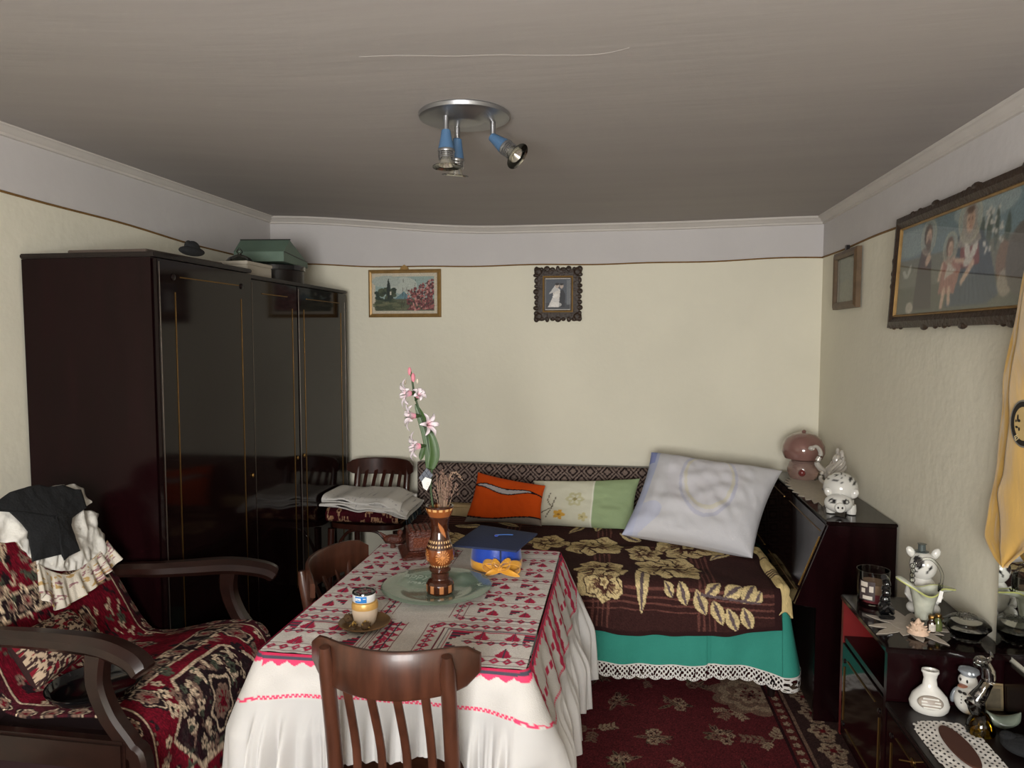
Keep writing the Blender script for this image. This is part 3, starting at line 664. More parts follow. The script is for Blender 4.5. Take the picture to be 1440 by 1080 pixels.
# blanket
bl = thing('blanket', 'brown floral plush blanket with cream flowers spread over the bed', 'blanket', (-.25, 3.6, .5))
bw, bh = 1.92, 1.2                                 # canvas origin x -1.24, y 2.95 measured along the surface (drop unrolled)
BX, BYC = -1.24, 2.90
BR, PL, CRM, SHD, BG = (56, 33, 31), (108, 68, 60), (200, 180, 134), (96, 82, 84), (132, 108, 78)
cv = Canvas(bw, 1.25, 330, BR)
def bp(x, y):
    p = Pz(x, y, .515)
    if p.y < YB0 - .03: q_ = Py(x, y, YB0 - .035); return q_.x - BX, (YB0 - .03) - (.515 - q_.z) - BYC
    return p.x - BX, p.y - BYC
for x in (.12, .62, 1.12, 1.58):
    for k in range(4): cv.line([(x + k * .022, 0), (x + k * .022, 1.25)], .008, PL, .8)
for y in (.10, .62, 1.0):
    for k in range(4): cv.line([(0, y + k * .03), (bw, y + k * .03)], .009, PL, .85)
def bleaf(x1, y1, x2, y2, wd, c=CRM, v=SHD):
    a, b = bp(x1, y1), bp(x2, y2); ln = math.hypot(b[0] - a[0], b[1] - a[1]); an = math.atan2(b[1] - a[1], b[0] - a[0])
    cv.leaf(a[0], a[1], ln, wd, an, c, 1, v)
def bflower(x, y, R, n, a0=0):
    cx, cy = bp(x, y)
    for k in range(n):
        a = a0 + 2 * PI * k / n; rr = R * (1 + .12 * math.sin(k * 2.3))
        X, Y = cx + .6 * rr * math.cos(a), cy + .6 * rr * math.sin(a) * 1.25
        cv.ell(X, Y, rr * .56, rr * .5, a, BR, 1, .08); cv.ell(X, Y, rr * .5, rr * .44, a, CRM, 1, .10)
        for j in (-2, -1, 0, 1, 2): cv.leaf(cx + .1 * rr * math.cos(a), cy + .14 * rr * math.sin(a), rr * (.62 + .2 * (j % 2)), rr * .05, a + j * .2, BG if j % 2 else (84, 54, 46))
        cv.ell(X + .3 * rr * math.cos(a + .5), Y + .3 * rr * math.sin(a + .5), rr * .16, rr * .06, a + 1.2, BG, .8)
    cv.ell(cx, cy, R * .36, R * .42, 0, (70, 42, 36), 1, .15); cv.ell(cx, cy + R * .05, R * .24, R * .26, 0, CRM, 1, .2); cv.ell(cx, cy, R * .12, None, 0, BG)
for x1, y1, x2, y2, w in ((905, 800, 900, 865, .03), (935, 825, 945, 842, .02), (955, 826, 965, 853, .026), (978, 835, 992, 868, .028), (1002, 848, 1014, 880, .028), (1022, 858, 1033, 888, .028), (1044, 856, 1052, 888, .028), (990, 842, 1012, 826, .026), (1016, 843, 1042, 829, .03), (1042, 850, 1060, 828, .03), (1058, 850, 1068, 836, .02), (800, 757, 835, 741, .03), (838, 757, 850, 742, .03), (1000, 795, 1035, 778, .03), (870, 760, 902, 768, .03), (760, 742, 790, 735, .03), (795, 742, 812, 736, .025), (700, 742, 730, 748, .03), (640, 745, 680, 752, .03)): bleaf(x1, y1, x2, y2, w)
cv.line([bp(985, 840), bp(1065, 850)], .01, SHD)
bflower(835, 775, .135, 7, .2); bflower(968, 778, .14, 7, .5); bflower(845, 812, .12, 6, 1); bflower(940, 806, .135, 7, .1); bflower(905, 785, .09, 5, .4); bflower(770, 770, .11, 6, .3); bflower(620, 765, .12, 6, .8); bflower(700, 765, .11, 6, .2); bflower(850, 826, .07, 5, 2)
cv.grain(.10)
# surface: unrolled length coordinate w from back to front edge then down
ny, nx = 330, 470
wv = np.linspace(0, 1, ny)[:, None]; uu = np.linspace(0, 1, nx)[None]
xr = .645 + .035 * wv                                 # right edge drifts out towards the front
X = -1.185 + uu * (xr + 1.185)
back = 4.02; top = back - (YB0 - .025); drop = .215 + .02 * np.sin(X * 5 + 1) - .02 * smooth(.4, .7, X)
Lw = wv * (top + drop); over = np.clip(Lw - top, 0, None); rad = .035
ang = np.clip(over / rad, 0, PI / 2); rest = np.clip(over - rad * PI / 2, 0, None)
Yc = back - np.minimum(Lw, top) - rad * np.sin(ang) - .014 * smooth(0, .2, rest) - .012 * np.sin(X * 13 + 2) * smooth(0, .2, rest)
Zc = .522 - rad * (1 - np.cos(ang)) - rest + .016 * vnoise(X * 4 + 3, Lw * 6, 12) * (1 - smooth(0, .1, over)) + .006 * vnoise(X * 13, Lw * 9, 13) + .012 * smooth(3.2, 3.9, Yc)
P = np.stack([X + .25 + .006 * vnoise(Lw * 9 + 0 * X, X * 3, 15), Yc - 3.6, Zc - .5], -1)
C = cv.at(np.clip(X - BX, 0, bw - .01), np.clip((back - Lw) - BYC, 0, 1.24))
edge = (uu > .985) | (wv > .982); C[np.broadcast_to(edge, C.shape[:2])] = np.array((46, 26, 26)) / 255.
gridobj('plush_top', P, M_attr, bl, C, False, .012)
# cream reverse side turned up along the right edge
nu, nv = 60, 150
U, V = np.meshgrid(np.linspace(0, 1, nu), np.linspace(0, 1, nv))
Yp = 3.66 - V * (3.66 - (YB0 - .02)); ov = np.clip(V - .925, 0, None) * 2.6
X2 = .645 + .03 * V + U * (.052 - .012 * V); Z2 = .518 + .022 * np.sin(PI * U) ** .7 - ov * .5 - .012 * U * V + .006 * vnoise(U * 4, V * 9, 4)
C = np.ones((nv, nu, 3)) * np.array((202, 180, 128)) / 255.
for k in (.66, .70, .74, .78, .36): C[abs(V - k) < .012] = np.array((92, 74, 62)) / 255.
C *= (1 + .06 * np.random.default_rng(2).standard_normal((nv, nu, 1)))
gridobj('cream_reverse', np.stack([X2 + .25, Yp - 3.6 - .045 * smooth(.8, .95, V), Z2 - .5], -1), M_attr, bl, C, False, .012)
# pillows
def pillow(name, label, cat, corners, thick, paintf, m=None, seed=1, sag=.0, wr=.006, n=90, group=None):
    bl_, br_, tr_, tl_ = [np.array(tuple(c)) for c in corners]; c = (bl_ + br_ + tr_ + tl_) / 4
    U, V = np.meshgrid(np.linspace(0, 1, n), np.linspace(0, 1, n))
    a, b = U * 2 - 1, V * 2 - 1
    pin = 1 - .07 * (1 - b ** 2) * abs(a) ** 3; pin2 = 1 - .07 * (1 - a ** 2) * abs(b) ** 3
    u_ = .5 + a * pin / 2; v_ = .5 + b * pin2 / 2; u_, v_ = u_[..., None], v_[..., None]
    B = bl_ * (1 - u_) * (1 - v_) + br_ * u_ * (1 - v_) + tr_ * u_ * v_ + tl_ * (1 - u_) * v_
    nm = np.cross(br_ - bl_, tl_ - bl_); nm /= np.linalg.norm(nm)
    pr = ((1 - a ** 4) * (1 - b ** 4)) ** .5; lowb = 1 + .25 * (1 - V) * 1
    wrk = wr * (vnoise(U * 5 + 2, V * 9, seed) + .6 * vnoise(U * 14, V * 11 + U * 6, seed + 1) + .5 * vnoise((U + V) * 9, (U - V) * 4, seed + 2)) * pr
    Fp = B + nm * ((thick * .5 * pr * lowb + wrk)[..., None]); Bp = B - nm * ((thick * .5 * pr * lowb)[..., None])
    w, h = np.linalg.norm(br_ - bl_), np.linalg.norm(tl_ - bl_)
    o = gridobj(name, Fp - c, m or M_attr, None, paintf(U, V)); o.location = c; tag(o, label, cat, group)
    gridobj('back_cover', (Bp - c)[:, ::-1], m or M_attr, o, np.ones((n, n, 3)) * np.array(paintf(U, V))[n // 2, n // 2])
    return o
def p_or(U, V):
    C = np.ones(U.shape + (3,)) * np.array((190, 72, 18)) / 255.; y = V + .05 * np.sin(U * 5)
    lo = .72 - .10 * U + .04 * np.sin(U * 9); hi = lo + .11 * np.sin(PI * np.clip(U * 1.1, 0, 1)) + .01
    C[(y > lo) & (y < hi)] = np.array((168, 160, 158)) / 255.
    C[y < .10] = np.array((120, 110, 102)) / 255.
    for q in (abs(y - lo) < .012, abs(y - hi) < .012, abs(y - .11) < .014): C[q] = np.array((28, 18, 20)) / 255.
    return C
pillow('cushion', 'bright orange cushion with black lines and a grey wavy band', 'cushion', (Py(653, 734, 3.86), Py(762, 740, 3.78), Py(767, 683, 3.90), Py(672, 664, 3.99)), .08, p_or, seed=3, wr=.004)
cvg = Canvas(.62, .34, 420, (206, 204, 184))
cvg.rect(.36, .62, 0, .34, (150, 168, 128)); cvg.rect(.355, .363, 0, .34, (228, 226, 212))
for pts in ([(.10, .05), (.13, .12), (.15, .19)], [(.13, .12), (.10, .17), (.115, .22)], [(.07, .08), (.10, .10), (.13, .12)]): cvg.line(pts, .006, (86, 80, 64))
cvg.flower(.175, .07, .035, 5, (206, 160, 70), None, (150, 104, 50)); cvg.flower(.26, .18, .05, 6, (190, 186, 150), (206, 204, 184), (150, 140, 96)); cvg.flower(.31, .06, .03, 5, (196, 186, 140), None, (150, 140, 96))
pillow('pillow', 'white and pale green pillow printed with flowers, propped on the backboard', 'pillow', (Py(744, 738, 3.93), Py(893, 749, 3.85), Py(900, 673, 4.01), Py(750, 676, 4.06)), .09, lambda U, V: cvg.at(U * .6, V * .335), seed=5, wr=.005)
cvb = Canvas(.72, .5, 300, (202, 201, 205))
cvb.rect(0, .06, 0, .5, (178, 184, 208)); cvb.ell(.34, .36, .2, .25, .3, (205, 203, 208)); cvb.ell(.37, .33, .13, .19, .4, (206, 200, 176), .6, 0, .88); cvb.ell(.37, .31, .15, .21, .4, (170, 172, 196), .5, 0, .9)
cvb.rect(.0, .04, .4, .5, (140, 150, 200)); cvb.ell(.07, .07, .12, .07, .5, (186, 190, 212), .7)
pillow('pillow', 'large white and lilac pillow leaning at the right end of the bed', 'pillow', (Py(874, 752, 3.56), Py(1058, 785, 3.46), Py(1100, 662, 3.84), Py(916, 636, 3.96)), .17, lambda U, V: cvb.at(U * .71, V * .49), seed=9, wr=.011, n=150)
a, b = Py(626, 738, 4.0), Py(668, 722, 4.0)
o = MB().box(-.12, .12, -.04, .04, 0, .075, .015).build('folded_sheet', mat('cream_cotton', L(176, 152, 112), .9, bump=.3, bscale=60)); o.location = ((a.x + b.x) / 2 - .02, 4.06, .545); tag(o, 'small cream folded cloth on the bed against the patterned backboard', 'cloth')
# ================================================================== armchair
ac = thing('armchair', 'old wooden armchair with curved arms draped in a red oriental carpet throw', 'armchair', (-1.62, 2.03, 0))
fa = [(-1.90, 2.238, .76), (-1.74, 2.255, .773), (-1.635, 2.268, .775), (-1.54, 2.325, .768), (-1.43, 2.405, .756), (-1.335, 2.463, .728), (-1.295, 2.485, .70)]
na = [(-1.92, 1.70, .755), (-1.70, 1.70, .765), (-1.52, 1.695, .768), (-1.38, 1.69, .762), (-1.29, 1.685, .735), (-1.255, 1.68, .705)]
for pth in (fa, na):
    p = catmull(pth, 5); n = len(p)
    wb(MB().sweep(p, [.05 + .018 * min(1, k / n * 1.5) for k in range(n - 1)] + [.055], [.045 + .012 * min(1, 1.6 * k / n) for k in range(n - 2)] + [.052, .036], (0, 0, 1), .3), 'arm', M_arm, ac)
for (x, y) in ((-1.44, 2.412), (-1.40, 1.69)):
    p = catmull([(x, y, .745), (x - .005, y, .66), (x + .03, y, .57), (x + .09, y, .49), (x + .12, y, .42), (x + .12, y, .0)], 5); n = len(p)
    wb(MB().sweep(p, [.05] * n, [.062 - .012 * math.sin(PI * k / n) for k in range(n)], (1, 0, .3), .2), 'arm_post', M_arm, ac)
wb(MB().box(-1.95, -1.31, 1.655, 1.695, .43, .515, .008), 'side_rail', M_arm, ac); wb(MB().box(-1.62, -1.31, 2.40, 2.44, .28, .40, .006), 'side_rail', M_arm, ac)
for x, y in ((-1.93, 1.69), (-1.90, 2.26)): wb(MB().tube([(x - .04, y, 0), (x, y, .3), (x - .01, y, .75)], [.02, .025, .02], 10), 'back_leg', M_arm, ac)
M_uph = mat('old_upholstery', L(34, 10, 14), .9)
wb(MB().add([(-1.93, 1.72, .12), (-1.34, 1.76, .12), (-1.31, 2.41, .12), (-1.66, 2.30, .12), (-1.93, 2.2, .12), (-1.93, 1.72, .49), (-1.36, 1.76, .49), (-1.33, 2.40, .49), (-1.66, 2.29, .49), (-1.93, 2.2, .49)], [(4, 3, 2, 1, 0), (5, 6, 7, 8, 9)] + [(i, (i + 1) % 5, 5 + (i + 1) % 5, 5 + i) for i in range(5)]), 'seat_cushion', M_uph, ac, False)
wb(MB().add([(-1.96, 1.68, .4), (-1.76, 1.71, .4), (-1.75, 2.25, .4), (-1.96, 2.2, .4), (-1.98, 1.67, .97), (-1.90, 1.67, .97), (-1.90, 2.19, .95), (-1.98, 2.18, .95)], [(3, 2, 1, 0), (4, 5, 6, 7), (0, 1, 5, 4), (1, 2, 6, 5), (2, 3, 7, 6), (3, 0, 4, 7)]), 'backrest', M_uph, ac, False)
CRD, CBK, CCR, CTN, CGN = (100, 13, 30), (34, 22, 26), (184, 164, 140), (120, 96, 84), (70, 74, 62)
cv = Canvas(1.0, 1.7, 330, CRD); r_ = random.Random(11)
def gul(x, y, s):
    cv.ell(x, y, s, s * 1.25, 0, CBK, 1, .12); cv.ell(x, y, s * .86, s * 1.08, 0, CCR, 1, .14); cv.ell(x, y, s * .74, s * .95, 0, CBK, 1, .14); cv.flower(x, y, s * .68, 8, CTN, CRD, CCR); cv.ell(x, y, s * .2, None, 0, CRD)
def scat(x0, x1, y0, y1, n, bg=None):
    for k in range(n):
        x, y = r_.uniform(x0, x1), r_.uniform(y0, y1); c = r_.choice((CCR, CTN, CBK, CCR, CGN)); s = r_.uniform(.010, .02)
        if r_.random() < .5: cv.flower(x, y, s * 1.3, 5, c, None, CBK)
        else:
            for j in range(3): cv.leaf(x, y, s * 2.2, s * .4, r_.uniform(0, 6.3), c)
scat(0, 1, 0, 1.7, 620)
for a, b in ((.0, .11), (.89, 1.0)):
    cv.rect(a, b, 0, 1.7, (64, 22, 30)); cv.rect(a + .004, a + .012, 0, 1.7, CCR); cv.rect(b - .012, b - .004, 0, 1.7, CCR)
    for k in range(22): gul((a + b) / 2, .04 + k * .08, .026)
for y0_, y1_ in ((.0, .13), (.52, .60), (1.05, 1.13)):
    cv.rect(.11, .89, y0_, y1_, CBK if y0_ else (64, 22, 30)); cv.rect(.11, .89, y0_, y0_ + .008, CCR); cv.rect(.11, .89, y1_ - .008, y1_, CCR); scat(.12, .88, y0_ + .01, y1_ - .01, 60)
    for k in range(8): gul(.16 + k * .1, (y0_ + y1_) / 2, .03)
cv.poly([(.2, .34), (.34, .2), (.66, .2), (.8, .34), (.66, .48), (.34, .48)], CBK, .85); cv.line([(.2, .34), (.34, .2), (.66, .2), (.8, .34), (.66, .48), (.34, .48), (.2, .34)], .012, CCR); scat(.28, .72, .22, .46, 130)
for x, y in ((.2, .2), (.8, .2), (.2, .48), (.8, .48), (.3, .75), (.5, .82), (.7, .75), (.4, .95), (.62, .95), (.25, 1.25), (.5, 1.3), (.75, 1.25)): gul(x, y, .045)
gul(.5, .34, .08); cv.grain(.16)
rows = [((-1.99, 1.655, .62), (-1.99, 2.19, .62)), ((-2.0, 1.655, .93), (-2.0, 2.19, .92)), ((-1.955, 1.655, 1.0), (-1.955, 2.19, .98)), ((-1.88, 1.665, .97), (-1.87, 2.20, .95)), ((-1.80, 1.68, .77), (-1.785, 2.235, .76)), ((-1.735, 1.70, .565), (-1.70, 2.285, .56)),
        ((-1.67, 1.715, .525), (-1.625, 2.325, .525)), ((-1.52, 1.725, .53), (-1.48, 2.37, .54)), ((-1.40, 1.735, .525), (-1.355, 2.405, .535)), ((-1.335, 1.735, .47), (-1.29, 2.42, .48)), ((-1.32, 1.735, .32), (-1.275, 2.43, .33)), ((-1.315, 1.735, .07), (-1.27, 2.43, .07))]
A = catmull([r[0] for r in rows], 26); B = catmull([r[1] for r in rows], 26); A, B = np.array([tuple(p) for p in A]), np.array([tuple(p) for p in B])
nu = 230; U = np.linspace(0, 1, nu)[None, :, None]; P = A[:, None] * (1 - U) + B[:, None] * U; nv = len(A)
T = np.gradient(P, axis=0); Wd = (B - A)[:, None] + 0 * P; nm = np.cross(Wd, T); nm /= np.linalg.norm(nm, axis=-1, keepdims=True) + 1e-9
Vg = np.linspace(0, 1, nv)[:, None]; Ug = np.broadcast_to(np.linspace(0, 1, nu)[None], (nv, nu))
disp = .012 * np.sin(PI * Ug) + .007 * vnoise(Ug * 6 + 1, Vg * 12, 21) + .004 * vnoise(Ug * 16, Vg * 20, 22)
if nm[nv // 2, nu // 2, 2] < 0: nm = -nm
P = P + nm * (disp + .006)[..., None]
dl = np.cumsum(np.r_[0, np.linalg.norm(np.diff(A, axis=0), axis=1)]); dl = dl[-1] - dl
tho = gridobj('carpet_throw', P - np.array((-1.62, 2.03, 0)), M_attr, ac, cv.at(.04 + Ug * .92, np.broadcast_to(dl[:, None], Ug.shape)), False, .008)
def dense(o, k=6):
    o = list(o); return [o[i].lerp(o[(i + 1) % len(o)], j / k) for i in range(len(o)) for j in range(k)]
# cushion and tray on the armchair, clothes over its back
def p_cu(U, V):
    n = vnoise(U * 34, V * 30, 6) + .6 * vnoise(U * 60, V * 60, 7); C = np.where(n[..., None] > .05, np.array((168, 148, 126)) / 255., np.array((52, 34, 34)) / 255.)
    C = np.where((vnoise(U * 18 + 5, V * 18, 9) > .45)[..., None], np.array((110, 24, 36)) / 255., C); return C
pillow('cushion', 'speckled cream and dark patterned cushion on the armchair seat', 'cushion', (Vector((-1.635, 1.735, .60)), Vector((-1.65, 2.01, .60)), Vector((-1.755, 1.99, .73)), Vector((-1.745, 1.74, .74))), .09, p_cu, seed=14, wr=.003)
ty = thing('round_tray', 'shiny black round rimmed tray lying on the armchair seat', 'tray', (-1.535, 1.835, .553)); ty.scale = (.88, .88, 1)
MB().lathe([(0, 0), (.12, 0), (.138, .012), (.148, .03), (.143, .031), (.132, .014), (.118, .005), (0, .005)], 40).build('dish', M_black, ty)
M_whitec = mat('white_cotton', L(206, 203, 196), .9, bump=.4, bscale=40)
def bkp(x, y, off=.0): return Px(x, y, -1.80 + off)
def backpt(x, y, off=.02):
    """pixel -> point on the sloping front of the armchair back"""
    d = _f * FPX + _r * (x - 720) - _u * (y - 540); o = Vector((0, 0, H)); n = Vector((.92, 0, .38)).normalized(); p0 = Vector((-1.80 + off, 0, .77))
    return o + d * ((p0 - o).dot(n) / d.dot(n))
ol = [backpt(x, y, .058) for x, y in ((-10, 708), (40, 690), (72, 684), (100, 681), (117, 688), (125, 707), (120, 716), (137, 724), (139, 742), (150, 750), (152, 768), (142, 790), (120, 800), (85, 803), (52, 795), (42, 780), (18, 764), (-4, 760), (-20, 745))]
bls = starpatch('white_blouse', dense(ol, 3), backpt(70, 745, .062), M_whitec, .018, .013, 13, 26, None, None, .004, 31, (.92, 0, .38))
tag(bls, 'crumpled white cotton garment hanging over the armchair back', 'garment')
def frill(U, V, n_=0):
    C = np.ones(U.shape + (3,)) * np.array((204, 196, 182)) / 255.
    m = (vnoise(U * 14 + 3, V * 7, 41) > .25) & (vnoise(U * 40, V * 24, 42) > -.1); C[m] = np.array((146, 108, 112)) / 255.
    m = (vnoise(U * 14 + 8, V * 7 + 3, 44) > .4) & (vnoise(U * 40, V * 24, 45) > 0); C[m] = np.array((176, 146, 96)) / 255.
    return C
nu, nv = 160, 60
U, V = np.meshgrid(np.linspace(0, 1, nu), np.linspace(0, 1, nv))
tpx = [(52, 792), (70, 803), (95, 808), (118, 795), (138, 778), (150, 760)]; bpx = [(56, 835), (80, 857), (105, 846), (132, 828), (152, 806), (170, 786)]
Ta = np.array([tuple(p) for p in catmull([backpt(*p, .06) for p in tpx], 40)]); Ba = np.array([tuple(p) for p in catmull([backpt(*p, .075) for p in bpx], 40)])
ti = np.linspace(0, len(Ta) - 1, nu).astype(int); P = Ta[ti][None] * (1 - V[..., None]) + Ba[ti][None] * V[..., None]
P = P + np.array((.92, 0, .38)) * (.010 * V * np.sin(U * 46 + 2 * np.sin(U * 9)) + .004 * np.sin(U * 80) * V)[..., None]
fr = gridobj('flowered_frill', P - np.array(tuple(bls.location)), M_attr, bls, frill(U, V), False, .003)
ol = [backpt(x, y, .096) for x, y in ((-6, 706), (14, 692), (40, 684), (56, 681), (70, 684), (88, 682), (106, 688), (113, 689), (121, 714), (103, 728), (101, 738), (108, 760), (114, 774), (98, 782), (91, 788), (86, 780), (64, 785), (46, 790), (43, 768), (40, 748), (31, 738), (12, 719), (-6, 718))]
tsh = starpatch('black_shirt', dense(ol), backpt(72, 730, .10), M_blackcloth, .012, .004, 9, 20, None, None, .004, 51, (.92, 0, .38))
tag(tsh, 'black T-shirt laid over the white garment on the armchair back', 'shirt')
# ================================================================== folded textiles on the back chair
zc = .5605
fb = thing('folded_rug', 'folded dark red patterned rug with fringe on the seat of the back chair', 'rug', (-1.42, 3.89, zc))
cv = Canvas(.5, .2, 400, (58, 12, 20)); r_ = random.Random(5)
for k in range(40): x, y = r_.uniform(0, .5), r_.uniform(0, .2); cv.ell(x, y, .016, None, 0, (164, 128, 100), 1, 0, .6); cv.leaf(x, y, .03, .005, r_.uniform(0, 6), (150, 112, 84))
cv.grain(.1); nu, nv = 120, 80
U, V = np.meshgrid(np.linspace(0, 1, nu), np.linspace(0, 1, nv)); a = V * 2 * PI
P = np.stack([(U - .5) * .42, -.02 - .155 * np.sign(np.cos(a)) * abs(np.cos(a)) ** .5, .048 + .047 * np.sign(np.sin(a)) * abs(np.sin(a)) ** .6 + .008 * vnoise(U * 6, V * 9, 3) * (np.sin(a) > 0)], -1)
gridobj('folded_layers', P, M_attr, fb, cv.at(U * .49, V * .19))
for k in range(18):
    x = .225 + .01 * math.sin(k); y = -.16 + k * .017
    MB().tube([(x - .01, y, .06), (x + .025, y, .045), (x + .035, y - .008, .012)], .004, 5).build('fringe_tassel', mat('teal_black_fringe', L(26, 40, 46), .9), fb)
fw_ = thing('folded_cloth', 'white folded cotton cloth with tiny dots on the folded rug', 'cloth', (-1.395, 3.862, zc + .098))
for k, (dz_, sx, sy, ox_) in enumerate(((.0, .25, .175, -.005), (.03, .225, .165, -.02))):
    P = np.stack([ox_ + (U - .5) * 2 * sx, -.01 - sy * np.sign(np.cos(a)) * abs(np.cos(a)) ** .4, .0165 + dz_ + .016 * np.sign(np.sin(a)) * abs(np.sin(a)) ** .5 - .035 * smooth(.75, 1, U) - .02 * smooth(.3, 1, np.cos(a)) * smooth(.2, .5, U) + .009 * vnoise(U * 7 + k, V * 5, 60 + k)], -1)
    C = np.ones((nv, nu, 3)) * np.array((204, 200, 194)) / 255.; C[vnoise(U * 50, V * 50, 62) > .82] = np.array((140, 136, 140)) / 255.
    gridobj('fold', P, M_attr, fw_, C)
# ================================================================== ceiling spotlight
M_silver = mat('brushed_silver', L(150, 150, 152), .35, metal=.9); M_blue = mat('blue_lacquer', L(70, 100, 132), .4)
M_chrome = mat('reflector_chrome', L(196, 192, 180), .22, metal=.8)
lc = Pz(653, 160, ceil_z(-.48)); lz = ceil_z(-.48)
lamp = thing('ceiling_spotlight', 'round silver ceiling plate with three blue and silver spotlights', 'lamp', (lc.x, lc.y, lz))
MB().lathe([(.132, 0), (.136, -.004), (.134, -.014), (.12, -.019), (.06, -.021), (.052, -.026), (.04, -.028), (0, -.028)], 48).build('ceiling_plate', M_silver, lamp)
def spot(px, py, hx, hy, Yo):
    """stem from the plate at pixel px,py; glass rim centred at pixel hx,hy"""
    a = Pz(px, py, lz - .02); b = Py(hx, hy, a.y + Yo); a, b = a - lamp.location, b - lamp.location
    j = a + Vector((0, 0, -.045)); ax = (b - j).normalized(); ln = (b - j).length
    st = MB().tube([a, a + Vector((0, 0, -.04)), j], .0085, 12).build('stem', M_silver, lamp)
    q = Vector((0, 0, 1)).rotation_difference(ax).to_matrix(); k = ln / .11
    hd = MB().lathe([(.004, -.008), (.013, -.004), (.017, .02 * k), (.023, .05 * k), (.024, .055 * k)], 20, j, q).build('head', M_blue, lamp)
    MB().lathe([(.0245, .0555 * k), (.0255, .06 * k), (.0245, .064 * k), (.019, .066 * k)], 20, j, q).build('collar', M_silver, hd)
    g = MB()
    for z in (.068, .074, .080): g.lathe([(.0215, z * k), (.0235, z * k), (.0235, (z + .003) * k), (.0215, (z + .003) * k)], 20, j, q, False)
    for n in range(6):
        an = n * PI / 3; g.tube([j + q @ Vector((.0225 * math.cos(an), .0225 * math.sin(an), .063 * k)), j + q @ Vector((.0225 * math.cos(an), .0225 * math.sin(an), .088 * k))], .0018, 5)
    g.build('grille', M_silver, hd)
    MB().lathe([(.012, .062 * k), (.016, .085 * k), (.024, .105 * k), (.0225, .105 * k), (.012, .088 * k), (0, .084 * k)], 20, j, q).build('bulb', M_chrome, hd)
    MB().lathe([(.022, .1045 * k), (.041, .1085 * k), (.041, .1105 * k), (.022, .1065 * k)], 28, j, q, False).build('glass_rim', glassy('rim_glass', (.93, .92, .86), .3), hd)
spot(627, 163, 628, 235, -.005); spot(643, 176, 640, 247, .015); spot(693, 172, 728, 220, -.03)
# ================================================================== pictures
M_gold = mat('gilt_frame', L(150, 118, 70), .4, metal=.35, var=.2, scale=30); M_carved = mat('carved_dark_frame', L(52, 38, 28), .45, var=.35, scale=40, bump=.6, bscale=70)
def frame_rect(mb, w, h, t, d0, d1, y0=0):
    """mitred frame in local xz, facing -y; t width, depth d0 at outside, d1 at inside"""
    o = [(-w / 2, -h / 2), (w / 2, -h / 2), (w / 2, h / 2), (-w / 2, h / 2)]; i = [(-w / 2 + t, -h / 2 + t), (w / 2 - t, -h / 2 + t), (w / 2 - t, h / 2 - t), (-w / 2 + t, h / 2 - t)]
    m = [((a[0] + b[0]) / 2, (a[1] + b[1]) / 2) for a, b in zip(o, i)]
    rings = [[Vector((x, y0, z)) for x, z in o], [Vector((x, y0 - d0, z)) for x, z in o], [Vector((x, y0 - max(d0, d1) - .004, z)) for x, z in m], [Vector((x, y0 - d1, z)) for x, z in i], [Vector((x, y0, z)) for x, z in i]]
    return mb.loops(rings, True, False)
def picture(t, cv, w, h, y, name='print'):
    nu, nv = max(int(w * cv.k * .8), 20), max(int(h * cv.k * .8), 20); U, V = np.meshgrid(np.linspace(0, 1, nu), np.linspace(0, 1, nv))
    gridobj(name, np.stack([(U - .5) * w, y + 0 * U, (V - .5) * h], -1), M_print, t, cv.at(U * cv.w * .999, V * cv.h * .999))
# landscape print
a, b = Py(519, 380, YB), Py(621, 446, YB); w_, h_ = b.x - a.x, a.z - b.z
t = thing('framed_picture', 'gilt-framed landscape print with pink blossoms and a dark cypress', 'picture', ((a.x + b.x) / 2, YB - .003, (a.z + b.z) / 2))
frame_rect(MB(), w_, h_, .022, .012, .016).build('frame', M_gold, t, False)
cv = Canvas(.45, .29, 420, (190, 180, 160)); r_ = random.Random(2)
cv.rect(.025, .425, .025, .265, (140, 158, 152)); cv.ell(.22, .2, .09, .06, 0, (172, 178, 168)); cv.ell(.1, .23, .1, .04, 0, (160, 168, 160))
cv.poly([(.15, .1), (.22, .16), (.27, .11), (.3, .08), (.15, .08)], (92, 122, 130)); cv.rect(.025, .425, .025, .105, (84, 88, 68))
for k in range(60): cv.ell(r_.uniform(.03, .16), r_.uniform(.08, .175), .016, .012, 0, r_.choice(((40, 52, 42), (56, 66, 48), (72, 80, 60))))
cv.leaf(.115, .10, .15, .012, PI / 2, (30, 40, 34)); cv.rect(.125, .135, .135, .16, (196, 190, 172))
for k in range(40): cv.ell(r_.uniform(.03, .22), r_.uniform(.03, .09), .03, .008, 0, r_.choice(((70, 80, 56), (104, 104, 78), (60, 66, 48))), .7)
for k in range(420):
    x = .24 + .18 * r_.random() ** .7; y = .03 + .215 * r_.random() * (.55 + .45 * (x - .22) / .2); cv.ell(x, y, r_.uniform(.004, .009), None, 0, r_.choice(((120, 58, 62), (150, 84, 82), (90, 44, 48), (186, 132, 124), (70, 40, 42))))
for k in range(14): x = r_.uniform(.2, .42); cv.line([(x, .03), (x + r_.uniform(-.03, .04), r_.uniform(.15, .25))], .002, (62, 44, 40))
cv.grain(.05); picture(t, cv, w_ - .04, h_ - .04, -.008)
MB().loops([[Vector((x, y, z)) for x, z in ((-.03, h_ / 2 - .004), (.03, h_ / 2 - .004), (.022, h_ / 2 + .014), (.0, h_ / 2 + .03), (-.022, h_ / 2 + .014))] for y in (-.012, -.002)]).build('hanger', M_gold, t, False)
